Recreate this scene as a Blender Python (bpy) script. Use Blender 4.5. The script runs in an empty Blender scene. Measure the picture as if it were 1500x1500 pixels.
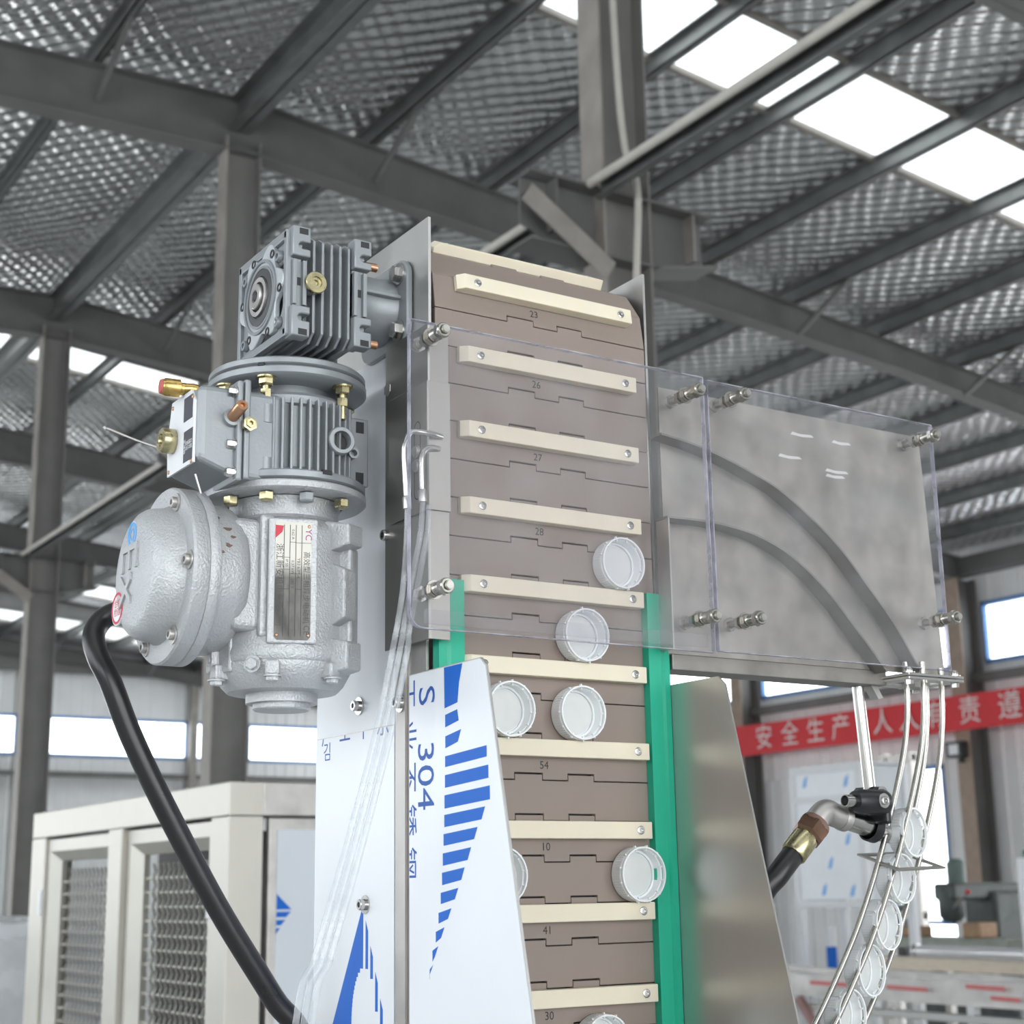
import bpy, bmesh, math, random
from mathutils import Vector as V, Matrix
random.seed(4)
R = math.radians
SC = bpy.context.scene
COL = SC.collection

# ------------------------------------------------------------------ camera, sky, exposure
cam_d = bpy.data.cameras.new('camera'); cam = bpy.data.objects.new('camera', cam_d); COL.objects.link(cam)
SC.camera = cam
yaw, pit, rol = R(32.683), R(13.511), R(-.9433)
fw = V((math.sin(yaw)*math.cos(pit), math.cos(yaw)*math.cos(pit), math.sin(pit)))
rt = V((math.cos(yaw), -math.sin(yaw), 0)); up = rt.cross(fw)
r2 = rt*math.cos(rol) + up*math.sin(rol); u2 = up*math.cos(rol) - rt*math.sin(rol)
M = Matrix((r2, u2, -fw)).transposed().to_4x4(); M.translation = V((0, 0, 1.6))
cam.matrix_world = M
cam_d.sensor_width = 36; cam_d.lens = 2293/1500*36
cam_d.clip_start = .05; cam_d.clip_end = 300
cam_d.dof.use_dof = True; cam_d.dof.focus_distance = 1.5; cam_d.dof.aperture_fstop = 11

W = bpy.data.worlds.new('sky'); SC.world = W; W.use_nodes = True
bg = W.node_tree.nodes['Background']; bg.inputs[0].default_value = (.95, .98, 1, 1); bg.inputs[1].default_value = 5.0   # overcast sky
vs = SC.view_settings; vs.view_transform = 'Standard'; vs.look = 'None'; vs.gamma = 1; vs.use_curve_mapping = False
SC.display_settings.display_device = 'sRGB'
vs.exposure = 0.0
SC.cycles.max_bounces = 10; SC.cycles.diffuse_bounces = 5; SC.cycles.glossy_bounces = 5
SC.cycles.transparent_max_bounces = 24; SC.cycles.caustics_reflective = False; SC.cycles.caustics_refractive = False
SC.cycles.sample_clamp_indirect = 6; SC.cycles.use_denoising = True

def portal(name, c, n, w, h):
    l = bpy.data.lights.new(name, 'AREA'); l.shape = 'RECTANGLE'; l.size = w; l.size_y = h
    l.cycles.is_portal = True
    o = bpy.data.objects.new(name, l); COL.objects.link(o); o.location = c
    o.rotation_euler = V(n).to_track_quat('-Z', 'Y').to_euler(); return o

# ------------------------------------------------------------------ materials
MATS = {}
def mat(name, col=(.5, .5, .5), rough=.5, metal=0., noise=0., nscale=20., bump=0., bscale=60., stretch=None, spec=None, alpha=None, sss=0.):
    if name in MATS: return MATS[name]
    m = bpy.data.materials.new(name); m.use_nodes = True; nt = m.node_tree; N = nt.nodes; L = nt.links
    b = N['Principled BSDF']; b.inputs['Base Color'].default_value = (*col, 1); b.inputs['Roughness'].default_value = rough
    b.inputs['Metallic'].default_value = metal
    if spec is not None: b.inputs['Specular IOR Level'].default_value = spec
    if sss:
        b.inputs['Subsurface Weight'].default_value = sss; b.inputs['Subsurface Radius'].default_value = (.01, .006, .003)
        b.inputs['Subsurface Scale'].default_value = .6
    tc = N.new('ShaderNodeTexCoord'); mp = N.new('ShaderNodeMapping'); L.new(tc.outputs['Object'], mp.inputs[0])
    if stretch: mp.inputs['Scale'].default_value = stretch
    if noise:
        n = N.new('ShaderNodeTexNoise'); n.inputs['Scale'].default_value = nscale; n.inputs['Detail'].default_value = 6
        L.new(mp.outputs[0], n.inputs[0])
        r = N.new('ShaderNodeMapRange'); r.inputs[1].default_value = .3; r.inputs[2].default_value = .7
        r.inputs[3].default_value = 1-noise; r.inputs[4].default_value = 1+noise; L.new(n.outputs[0], r.inputs[0])
        mx = N.new('ShaderNodeVectorMath'); mx.operation = 'SCALE'; mx.inputs[0].default_value = col
        L.new(r.outputs[0], mx.inputs['Scale']); L.new(mx.outputs[0], b.inputs['Base Color'])
        rr = N.new('ShaderNodeMapRange'); rr.inputs[1].default_value = .3; rr.inputs[2].default_value = .7
        rr.inputs[3].default_value = max(.04, rough-.12*min(1, noise*4)); rr.inputs[4].default_value = min(1, rough+.1*min(1, noise*4))
        L.new(n.outputs[0], rr.inputs[0]); L.new(rr.outputs[0], b.inputs['Roughness'])
    if bump:
        n2 = N.new('ShaderNodeTexNoise'); n2.inputs['Scale'].default_value = bscale; n2.inputs['Detail'].default_value = 3
        L.new(mp.outputs[0], n2.inputs[0])
        bp = N.new('ShaderNodeBump'); bp.inputs['Strength'].default_value = bump; bp.inputs['Distance'].default_value = .002
        L.new(n2.outputs[0], bp.inputs['Height']); L.new(bp.outputs[0], b.inputs['Normal'])
    MATS[name] = m; return m

steel = mat('brushed_stainless', (.60, .59, .57), .34, .95, .10, 9, .05, 90, (1, 1, .06))
steel_dull = mat('dull_stainless', (.52, .50, .48), .45, .9, .16, 14, .08, 200)
steel_bright = mat('polished_stainless', (.60, .59, .57), .2, 1., .03, 30)
thread = mat('threaded_steel', (.55, .54, .5), .3, 1., .1, 90)
cast = mat('silver_cast_paint', (.50, .51, .52), .36, .35, .05, 30, .6, 430)
cast_smooth = mat('grey_machine_paint', (.31, .33, .345), .34, .25, .04, 40, .08, 300)
dark_inner = mat('dark_interior', (.03, .03, .032), .6)  # near-black painted where holes and slots would lie in shade; also pen marks
brass = mat('brass', (.62, .42, .15), .28, 1., .08, 60)
zinc = mat('yellow_zinc', (.47, .42, .25), .28, 1., .12, 80)
copper = mat('copper', (.62, .35, .22), .3, 1., .06, 60)
nylon = mat('cream_nylon', (.80, .725, .575), .42, 0, .05, 12, sss=.25)
belt_m = mat('taupe_belt_plastic', (.275, .222, .192), .46, 0, .05, 8, .04, 300)
green_m = mat('green_guide_plastic', (.012, .42, .26), .38, 0, .05, 15)
cap_m = mat('white_cap_plastic', (.86, .87, .87), .33, 0, sss=.15)
liner_m = mat('cap_liner', (.66, .67, .66), .5, 0, .03, 60)
film = mat('white_protective_film', (.83, .855, .89), .30, 0, .025, 6, .03, 14)
blue_print = mat('blue_print', (.010, .135, .58), .45, spec=.25)
blue_line = mat('blue_ink', (.03, .11, .42), .45, spec=.25)
black_rub = mat('black_rubber', (.012, .012, .014), .32, 0, .1, 40)
black_pl = mat('black_plastic', (.018, .019, .022), .36, 0, .1, 90)
struct_m = mat('grey_structural_paint', (.15, .147, .142), .55, 0, .14, 3, .05, 20)
column_m = mat('grey_column_paint', (.215, .208, .198), .55, 0, .12, 3, .05, 20)
struct_lite = mat('tan_and_lit_flange_paint', (.30, .275, .25), .6, 0, .16, 5)  # tan trim and posts; also paints the lit left faces of the columns
purlin_m = mat('galvanised_purlin', (.20, .205, .20), .42, .55, .2, 4)
wall_m = mat('pale_wall_sheet', (.80, .80, .80), .5, 0, .05, 1.5)
trim_blue = mat('blue_trim', (.11, .26, .55), .5)
floor_m = mat('green_grey_floor', (.50, .51, .50), .5, 0, .12, .8)
white_pl = mat('white_frame_paint', (.74, .75, .77), .4, 0, .04, 8)
red_banner = mat('red_banner_cloth', (.72, .035, .045), .6, 0, .04, 3)
banner_ink = mat('white_banner_lettering', (.86, .80, .78), .6)
wood = mat('pale_board', (.66, .58, .47), .6, 0, .08, 12, stretch=(8, 1, 8))
iron = mat('dark_machine_paint', (.075, .085, .082), .45, .2, .25, 9)
tan_post = mat('tan_post_paint', (.36, .27, .21), .6, 0, .12, 6)
red_ink = mat('red_ink', (.62, .03, .06), .5)
sticker_blue = mat('sticker_blue', (.08, .40, .85), .4)
sticker_white = mat('sticker_white', (.85, .86, .88), .4)
cond_m = mat('grey_conduit', (.55, .52, .47), .5, 0, .06, 9)
copper_red = mat('rusty_brown', (.20, .12, .09), .6, 0, .3, 9)

def plate_mat():
    m = bpy.data.materials.new('worn_nameplate'); m.use_nodes = True; nt = m.node_tree; N = nt.nodes; L = nt.links; b = N['Principled BSDF']
    tc = N.new('ShaderNodeTexCoord'); n = N.new('ShaderNodeTexNoise'); n.inputs['Scale'].default_value = 55; n.inputs['Detail'].default_value = 8
    mp = N.new('ShaderNodeMapping'); mp.inputs['Scale'].default_value = (1, 1, .35); L.new(tc.outputs['Object'], mp.inputs[0]); L.new(mp.outputs[0], n.inputs[0])
    sx = N.new('ShaderNodeSeparateXYZ'); L.new(tc.outputs['Object'], sx.inputs[0])
    # grime sits on the lower 60 % of the plate
    mr = N.new('ShaderNodeMapRange'); mr.inputs[1].default_value = .058; mr.inputs[2].default_value = .074; mr.inputs[3].default_value = 1; mr.inputs[4].default_value = 0
    L.new(sx.outputs[2], mr.inputs[0])
    r2_ = N.new('ShaderNodeMapRange'); r2_.inputs[1].default_value = .36; r2_.inputs[2].default_value = .58; r2_.inputs[3].default_value = 1; r2_.inputs[4].default_value = .82
    L.new(n.outputs[0], r2_.inputs[0])
    mu = N.new('ShaderNodeMath'); mu.operation = 'MULTIPLY'; L.new(mr.outputs[0], mu.inputs[0]); L.new(r2_.outputs[0], mu.inputs[1])
    mx = N.new('ShaderNodeMix'); mx.data_type = 'RGBA'; mx.inputs[6].default_value = (.47, .455, .41, 1); mx.inputs[7].default_value = (.035, .033, .03, 1)
    L.new(mu.outputs[0], mx.inputs[0]); L.new(mx.outputs[2], b.inputs['Base Color']); b.inputs['Roughness'].default_value = .38; b.inputs['Metallic'].default_value = .4
    return m
nameplate_m = plate_mat()

def clear_mat(name, tint, haze, haze_scale, rough=.03, hcol=(.8, .82, .84)):
    m = bpy.data.materials.new(name); m.use_nodes = True; nt = m.node_tree; N = nt.nodes; L = nt.links
    out = N['Material Output']; N.remove(N['Principled BSDF'])
    t = N.new('ShaderNodeBsdfTransparent'); t.inputs[0].default_value = (*tint, 1)
    g = N.new('ShaderNodeBsdfGlossy'); g.inputs['Roughness'].default_value = rough
    fr = N.new('ShaderNodeFresnel'); fr.inputs[0].default_value = 1.45
    ge = N.new('ShaderNodeNewGeometry'); fs = N.new('ShaderNodeMath'); fs.operation = 'SUBTRACT'; fs.inputs[0].default_value = 1; L.new(ge.outputs['Backfacing'], fs.inputs[1])
    fm = N.new('ShaderNodeMath'); fm.operation = 'MULTIPLY'; L.new(fr.outputs[0], fm.inputs[0]); L.new(fs.outputs[0], fm.inputs[1])   # the inner side of a thin sheet does not mirror
    mx = N.new('ShaderNodeMixShader'); L.new(fm.outputs[0], mx.inputs[0]); L.new(t.outputs[0], mx.inputs[1]); L.new(g.outputs[0], mx.inputs[2])
    d = N.new('ShaderNodeBsdfDiffuse'); d.inputs[0].default_value = (*hcol, 1)
    tc = N.new('ShaderNodeTexCoord'); n = N.new('ShaderNodeTexNoise'); n.inputs['Scale'].default_value = haze_scale; n.inputs['Detail'].default_value = 9
    L.new(tc.outputs['Object'], n.inputs[0])
    r = N.new('ShaderNodeMapRange'); r.inputs[1].default_value = .35; r.inputs[2].default_value = .75; r.inputs[3].default_value = haze*.4; r.inputs[4].default_value = haze*1.8
    L.new(n.outputs[0], r.inputs[0])
    m2 = N.new('ShaderNodeMixShader'); L.new(r.outputs[0], m2.inputs[0]); L.new(mx.outputs[0], m2.inputs[1]); L.new(d.outputs[0], m2.inputs[2])
    L.new(m2.outputs[0], out.inputs[0]); return m
acrylic = clear_mat('clear_acrylic', (.965, .96, .97), .05, 14)  # haze paints in the veil of reflected walls and roof, with smudges
acr_edge = clear_mat('acrylic_edge', (.74, .74, .80), .35, 30, .1, (.80, .79, .87))
hose_clear = clear_mat('clear_hose', (.93, .94, .95), .22, 40, .06, (.85, .87, .88))
glass = clear_mat('window_glass', (.96, .97, .98), .02, 2)
frp = clear_mat('translucent_roof_panel', (.80, .82, .82), .1, 2, .2)
plastic_wrap = mat('white_plastic_wrap', (.84, .86, .88), .25, 0, .12, 5, .9, 9)

def foil_mat():
    m = bpy.data.materials.new('roof_foil_insulation'); m.use_nodes = True; nt = m.node_tree; N = nt.nodes; L = nt.links; b = N['Principled BSDF']
    b.inputs['Metallic'].default_value = .8; b.inputs['Roughness'].default_value = .20
    tc = N.new('ShaderNodeTexCoord')
    mp = N.new('ShaderNodeMapping'); mp.inputs['Rotation'].default_value = (0, 0, R(45)); L.new(tc.outputs['Object'], mp.inputs[0])
    def wave(rot, sc):
        q = N.new('ShaderNodeMapping'); q.inputs['Rotation'].default_value = (0, 0, R(rot)); L.new(tc.outputs['Object'], q.inputs[0])
        w = N.new('ShaderNodeTexWave'); w.inputs['Scale'].default_value = sc; w.inputs['Distortion'].default_value = 2.2; w.inputs['Detail'].default_value = 2
        w.inputs['Detail Scale'].default_value = 1.2; L.new(q.outputs[0], w.inputs[0]); return w
    w1, w2 = wave(40, 2.1), wave(-40, 2.1)
    mu = N.new('ShaderNodeMath'); mu.operation = 'ADD'; L.new(w1.outputs[1], mu.inputs[0]); L.new(w2.outputs[1], mu.inputs[1])
    n = N.new('ShaderNodeTexNoise'); n.inputs['Scale'].default_value = 5; n.inputs['Detail'].default_value = 5; L.new(tc.outputs['Object'], n.inputs[0])
    ad = N.new('ShaderNodeMath'); ad.operation = 'ADD'; L.new(mu.outputs[0], ad.inputs[0]); L.new(n.outputs[0], ad.inputs[1])
    bp = N.new('ShaderNodeBump'); bp.inputs['Strength'].default_value = 1; bp.inputs['Distance'].default_value = .020
    L.new(ad.outputs[0], bp.inputs['Height']); L.new(bp.outputs[0], b.inputs['Normal'])
    n3 = N.new('ShaderNodeTexNoise'); n3.inputs['Scale'].default_value = .8; n3.inputs['Detail'].default_value = 4; L.new(tc.outputs['Object'], n3.inputs[0])
    cr = N.new('ShaderNodeMapRange'); cr.inputs[1].default_value = .3; cr.inputs[2].default_value = .7; cr.inputs[3].default_value = .66; cr.inputs[4].default_value = .88
    L.new(n3.outputs[0], cr.inputs[0]); L.new(cr.outputs[0], b.inputs['Base Color']); return m
foil = foil_mat()

# ------------------------------------------------------------------ mesh builder
class G:
    def __init__(s): s.v = []; s.f = []
    def add(s, vs, fs):
        o = len(s.v); s.v += [V(p) for p in vs]; s.f += [tuple(i+o for i in f) for f in fs]; return s
    def box(s, x0, x1, y0, y1, z0, z1):
        return s.add([(x0,y0,z0),(x1,y0,z0),(x1,y1,z0),(x0,y1,z0),(x0,y0,z1),(x1,y0,z1),(x1,y1,z1),(x0,y1,z1)],
                     [(0,3,2,1),(4,5,6,7),(0,1,5,4),(1,2,6,5),(2,3,7,6),(3,0,4,7)])
    def bar(s, a, b, w, h, upv=(0, 0, 1)):
        a, b = V(a), V(b); d = (b-a).normalized(); sd = d.cross(V(upv))
        sd = sd.normalized() if sd.length > 1e-6 else V((1, 0, 0)); u = sd.cross(d)
        q = [-sd*w/2-u*h/2, sd*w/2-u*h/2, sd*w/2+u*h/2, -sd*w/2+u*h/2]
        return s.add([a+k for k in q]+[b+k for k in q], [(3,2,1,0),(4,5,6,7),(0,1,5,4),(1,2,6,5),(2,3,7,6),(3,0,4,7)])
    def prism(s, poly, o, u, v, d):
        o, u, v = V(o), V(u), V(v); n = u.cross(v); k = len(poly)
        ar = sum(poly[i][0]*poly[(i+1) % k][1]-poly[(i+1) % k][0]*poly[i][1] for i in range(k))
        if ar < 0: poly = poly[::-1]
        if d < 0: o = o+n*d; d = -d
        A = [o+u*p[0]+v*p[1] for p in poly]; B = [p+n*d for p in A]
        return s.add(A+B, [tuple(range(k))[::-1], tuple(range(k, 2*k))] + [(i, (i+1) % k, k+(i+1) % k, k+i) for i in range(k)])
    def lathe(s, prof, o, ax, seg=32, close=False, ph=0., arc=None):
        o, ax = V(o), V(ax).normalized(); t = V((0, 0, 1)) if abs(ax.z) < .9 else V((1, 0, 0))
        e1 = (t-ax*t.dot(ax)).normalized(); e2 = ax.cross(e1); k = len(prof); vs = []; fs = []
        for i in range(seg):
            a = ph+2*math.pi*i/seg; e = e1*math.cos(a)+e2*math.sin(a)
            vs += [o+ax*h+e*r for r, h in prof]
        for i in range(seg):
            j = (i+1) % seg
            for m in range(k if close else k-1):
                n = (m+1) % k; fs.append((i*k+m, j*k+m, j*k+n, i*k+n))
        if not close:
            if prof[0][0] > 1e-6: fs.append(tuple(i*k for i in range(seg))[::-1])
            if prof[-1][0] > 1e-6: fs.append(tuple(i*k+k-1 for i in range(seg)))
        return s.add(vs, fs)
    def cyl(s, a, b, r, r1=None, seg=20):
        a, b = V(a), V(b); L = (b-a).length
        return s.lathe([(r, 0), (r if r1 is None else r1, L)], a, b-a, seg)
    def hexa(s, a, b, r, ph=0.): return s.cyl(a, b, r, None, 6)
    def ring(s, o, ax, r0, r1, h, seg=32): return s.lathe([(r0, 0), (r1, 0), (r1, h), (r0, h)], o, ax, seg, True)
    def tube(s, pts, r, seg=10, caps=True):
        P = [V(p) for p in pts]; n = len(P); T = []
        for i in range(n):
            T.append((P[min(i+1, n-1)]-P[max(i-1, 0)]).normalized())
        e = T[0].orthogonal().normalized(); vs = []; fs = []
        for i in range(n):
            e = (e-T[i]*e.dot(T[i])).normalized(); f = T[i].cross(e); rr = r[i] if isinstance(r, (list, tuple)) else r
            vs += [P[i]+(e*math.cos(2*math.pi*j/seg)+f*math.sin(2*math.pi*j/seg))*rr for j in range(seg)]
        for i in range(n-1):
            for j in range(seg):
                k = (j+1) % seg; fs.append((i*seg+j, i*seg+k, (i+1)*seg+k, (i+1)*seg+j))
        if caps: fs += [tuple(range(seg))[::-1], tuple((n-1)*seg+j for j in range(seg))]
        return s.add(vs, fs)
    def quad(s, *p): return s.add(p, [tuple(range(len(p)))])

def spline(pts, n=8):
    P = [V(p) for p in pts]; P = [P[0]*2-P[1]]+P+[P[-1]*2-P[-2]]; out = []
    for i in range(1, len(P)-2):
        a, b, c, d = P[i-1:i+3]
        for k in range(n):
            t = k/n; out.append(.5*((2*b)+(c-a)*t+(2*a-5*b+4*c-d)*t*t+(3*b-a-3*c+d)*t**3))
    out.append(P[-2]); return out

WO = {}
def obj(name, g, m, parent=None, smooth=40, bevel=0, kind=None, seg=2, label=None):
    """Link the builder's shapes as one mesh object; its origin sits at the bottom centre of its own bounds."""
    xs = [p.x for p in g.v]; ys = [p.y for p in g.v]; zs = [p.z for p in g.v]
    c = V(((min(xs)+max(xs))/2, (min(ys)+max(ys))/2, min(zs)))
    me = bpy.data.meshes.new(name); me.from_pydata([tuple(p-c) for p in g.v], [], g.f); me.update()
    bm = bmesh.new(); bm.from_mesh(me); bmesh.ops.recalc_face_normals(bm, faces=bm.faces[:]); bm.to_mesh(me); bm.free()
    if smooth:
        for p in me.polygons: p.use_smooth = True
        me.set_sharp_from_angle(angle=R(smooth))
    me.materials.append(m)
    o = bpy.data.objects.new(name, me); COL.objects.link(o); WO[o.name] = c
    if parent: o.parent = parent; o.location = c-WO[parent.name]
    else: o.location = c
    if bevel:
        b = o.modifiers.new('bevel', 'BEVEL'); b.width = bevel; b.segments = seg; b.limit_method = 'ANGLE'; b.angle_limit = R(50)
        b.harden_normals = False
    if kind: o['kind'] = kind
    if label: o['label'] = label
    return o
def thing(name, loc, label, cat, group=None):
    o = bpy.data.objects.new(name, None); COL.objects.link(o); o.location = loc; o.empty_display_size = .05; WO[o.name] = V(loc)
    return tag(o, label, cat, group)
def tag(o, label, cat, group=None):
    o['label'] = label; o['category'] = cat
    if group: o['group'] = group
    return o
def dup(root, loc, label=None):
    """A copy of a thing with copies of its parts and their sub-parts."""
    r = root.copy(); COL.objects.link(r); r.location = loc; WO[r.name] = V(loc)
    if label: r['label'] = label
    for ch in root.children:
        c = ch.copy(); COL.objects.link(c); c.parent = r
        for g in ch.children:
            d = g.copy(); COL.objects.link(d); d.parent = c
    return r
def dup_part(o, off, parent=None):
    c = o.copy(); COL.objects.link(c); p = parent or o.parent; c.parent = p
    WO[c.name] = WO[o.name]+V(off); c.location = WO[c.name]-(WO[p.name] if p else V((0, 0, 0)))
    for ch in o.children:
        d = ch.copy(); COL.objects.link(d); d.parent = c; WO[d.name] = WO[ch.name]+V(off)
    return c
def struct(name, g, m, smooth=0, parent=None):
    o = obj(name, g, m, parent, smooth)
    if not parent: o['kind'] = 'structure'
    return o
def text(g, s, o, u, v, size, n_off=0., ext=.0, clip=None):
    """Lettering as flat mesh, its centre at o, running along u with its tops towards v."""
    c = bpy.data.curves.new('t', 'FONT'); c.body = s; c.size = size; c.align_x = 'CENTER'; c.align_y = 'CENTER'; c.resolution_u = 3; c.extrude = ext
    t = bpy.data.objects.new('t', c); COL.objects.link(t)
    dg = bpy.context.evaluated_depsgraph_get(); me = t.evaluated_get(dg).to_mesh()
    u, v = V(u), V(v); n = u.cross(v); o = V(o)
    pts = [o+u*p.co.x+v*p.co.y+n*(n_off+p.co.z) for p in me.vertices]; fcs = [tuple(p.vertices) for p in me.polygons]
    if clip:                     # lettering cut off at the edge of its sheet
        bm = bmesh.new(); vv = [bm.verts.new(p) for p in pts]
        for f in fcs:
            try: bm.faces.new([vv[i] for i in f])
            except ValueError: pass
        bmesh.ops.bisect_plane(bm, geom=bm.verts[:]+bm.edges[:]+bm.faces[:], plane_co=clip[0], plane_no=clip[1], clear_outer=True)
        bm.verts.index_update(); pts = [p.co.copy() for p in bm.verts]; fcs = [tuple(q.index for q in f.verts) for f in bm.faces]; bm.free()
    g.add(pts, fcs)
    bpy.data.objects.remove(t); bpy.data.curves.remove(c); return g
X, Y, Z = V((1, 0, 0)), V((0, 1, 0)), V((0, 0, 1))

# ------------------------------------------------------------------ the building
XL, XR, Y0, Y1 = -8., 20.3, -8., 40.
RIDGE, ZR = 4.9, 8.68
def zr(x): return ZR-.108*(x-RIDGE) if x > RIDGE else ZR+.027*(x-RIDGE)
FR_Y = [1., 6.5, 12., 17.5, 23., 28.5, 34., 39.7]
SKY = [(-2.6, -1.4), (8.4, 9.4), (19.4, 20.35), (32.6, 34.0), (36.4, 38.4)]  # the first strip, behind the camera, is added for its light

struct('floor', G().box(XL-3, XR+3, Y0-3, Y1+3, -.1, 0), floor_m)
g = G()
ys = [Y0-.3]+[q for s_ in SKY for q in s_]+[Y1+.3]
for i in range(0, len(ys), 2):
    a, b = ys[i], ys[i+1]; n = max(2, int((b-a)/.25))
    for xa, xb in ((XL-.3, RIDGE), (RIDGE, XR+.3)):
        g.add([(xa, a, zr(xa)), (xb, a, zr(xb)), (xb, b, zr(xb)), (xa, b, zr(xa)),
               (xa, a, zr(xa)+.05), (xb, a, zr(xb)+.05), (xb, b, zr(xb)+.05), (xa, b, zr(xa)+.05)],
              [(0,3,2,1),(4,5,6,7),(0,1,5,4),(1,2,6,5),(2,3,7,6),(3,0,4,7)])
ceiling = struct('ceiling', g, foil)
for a, b in SKY:
    for xa, xb in ((XL, RIDGE), (RIDGE, XR)):
        n = 6
        for k in range(n):
            p, q = xa+(xb-xa)*k/n, xa+(xb-xa)*(k+1)/n
            obj('skylight_panel', G().add([(p+.01,a,zr(p)+.05),(q,a,zr(q)+.05),(q,b,zr(q)+.05),(p+.01,b,zr(p)+.05),
                (p+.01,a,zr(p)+.055),(q,a,zr(q)+.055),(q,b,zr(q)+.055),(p+.01,b,zr(p)+.055)],
                [(0,3,2,1),(4,5,6,7),(0,1,5,4),(1,2,6,5),(2,3,7,6),(3,0,4,7)]), frp, ceiling, 0)
        g = G()
        for yy in (a, b): g.bar((xa, yy, zr(xa)-.005), (xb, yy, zr(xb)-.005), .06, .05)
        obj('skylight_trim', g, struct_lite, ceiling, 0)
    xm, zm = (RIDGE+XR)/2, zr((RIDGE+XR)/2)
    portal('skylight_daylight', ((RIDGE+XR)/2, (a+b)/2, zm+.045), (-.1, 0, -1), XR-RIDGE, b-a)
def purlin(x, side):
    z1 = zr(x)-.004; z0 = z1-.2; d = side*.07; g = G()
    g.box(min(x, x+.012*side), max(x, x+.012*side), Y0, Y1, z0, z1)
    g.box(min(x, x+d), max(x, x+d), Y0, Y1, z0, z0+.012)
    g.box(min(x, x+d), max(x, x+d), Y0, Y1, z1-.012, z1)
    g.box(min(x+d, x+d-.012*side), max(x+d, x+d-.012*side), Y0, Y1, z0, z0+.03)
    obj('purlin', g, purlin_m, ceiling, 0)
for k in range(1, 12): purlin(RIDGE+1.3*k, -1)
for k in range(1, 10): purlin(RIDGE-1.3*k, -1)
def ibeam_x(g, xa, xb, y, za0, za1, zb0, zb1, w=.2, t=.014):
    g.prism([(xa, za0), (xb, zb0), (xb, zb1), (xa, za1)], (0, y+.006, 0), X, Z, .012)
    for a0, b0 in ((za0, zb0), (za1-t, zb1-t)):
        g.add([(xa,y-w/2,a0),(xb,y-w/2,b0),(xb,y+w/2,b0),(xa,y+w/2,a0),(xa,y-w/2,a0+t),(xb,y-w/2,b0+t),(xb,y+w/2,b0+t),(xa,y+w/2,a0+t)],
              [(0,3,2,1),(4,5,6,7),(0,1,5,4),(1,2,6,5),(2,3,7,6),(3,0,4,7)])
for y in FR_Y:
    g = G(); c = 5.0
    ibeam_x(g, XL, c, y, zr(XL)-.62, zr(XL)-.2, zr(c)-.72, zr(c)-.2)
    ibeam_x(g, c, 13, y, zr(c)-.72, zr(c)-.2, zr(13)-.52, zr(13)-.2)
    ibeam_x(g, 13, XR-.3, y, zr(13)-.52, zr(13)-.2, zr(XR)-.6, zr(XR)-.2)
    obj('rafter', g, struct_m, ceiling, 0)
    for k in (-1.02, 1.0, 5.0, 7.0, 9.):
        xx = RIDGE+1.3*k
        obj('fly_brace', G().bar((xx, y-.9, zr(xx)-.19), (xx, y-.08, zr(xx)-.55), .045, .045), struct_m, ceiling, 0)
for a, b in zip(FR_Y[:-1], FR_Y[1:]):
    g = G(); z1 = ZR-.22; z0 = z1-.3
    g.box(4.86, 4.875, a+.01, b-.01, z0, z1); g.box(4.77, 4.965, a+.01, b-.01, z0, z0+.014); g.box(4.77, 4.965, a+.01, b-.01, z1-.014, z1)
    obj('ridge_beam', g, purlin_m, ceiling, 0)

# wall sheets: ribbed, with the window openings left out
def ribbed(g, along, at, a0, a1, z0, z1, out):
    n = max(1, int(round((a1-a0)/.3))); st = (a1-a0)/n; pr = []
    for i in range(n):
        a = a0+i*st; pr += [(a, 0), (a+st*.72, 0), (a+st*.80, .03), (a+st*.92, .03)]
    pr.append((a1, 0)); pr += [(a1, -.05), (a0, -.05)]
    if along == 'Y': g.prism([(p, out*q) for p, q in pr], (at, 0, z0), Y, X, -(z1-z0) if False else 0) if False else None
    vs = []; k = len(pr)
    for z in (z0, z1):
        for p, q in pr: vs.append((at+out*q, p, z) if along == 'Y' else (p, at+out*q, z))
    g.add(vs, [(i, (i+1) % k, k+(i+1) % k, k+i) for i in range(k)]+[tuple(range(k)), tuple(range(k, 2*k))])
WN = [0]
def window(along, at, a0, a1, z0, z1, out, mull=1):
    WN[0] += 1; g = G(); t = .07
    def bx(p0, p1, q0, q1, d=.05):
        if along == 'Y': g.box(at-d, at+d, p0, p1, q0, q1)
        else: g.box(p0, p1, at-d, at+d, q0, q1)
    bx(a0, a1, z0, z0+t); bx(a0, a1, z1-t, z1); bx(a0, a0+t*.6, z0, z1); bx(a1-t*.6, a1, z0, z1)
    w = struct('window_%d' % WN[0], g, trim_blue)
    g = G()
    if along == 'Y': g.box(at-.004, at+.004, a0+.03, a1-.03, z0+.04, z1-.04)
    else: g.box(a0+.03, a1-.03, at-.004, at+.004, z0+.04, z1-.04)
    obj('pane', g, glass, w, 0)
    return w
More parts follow.
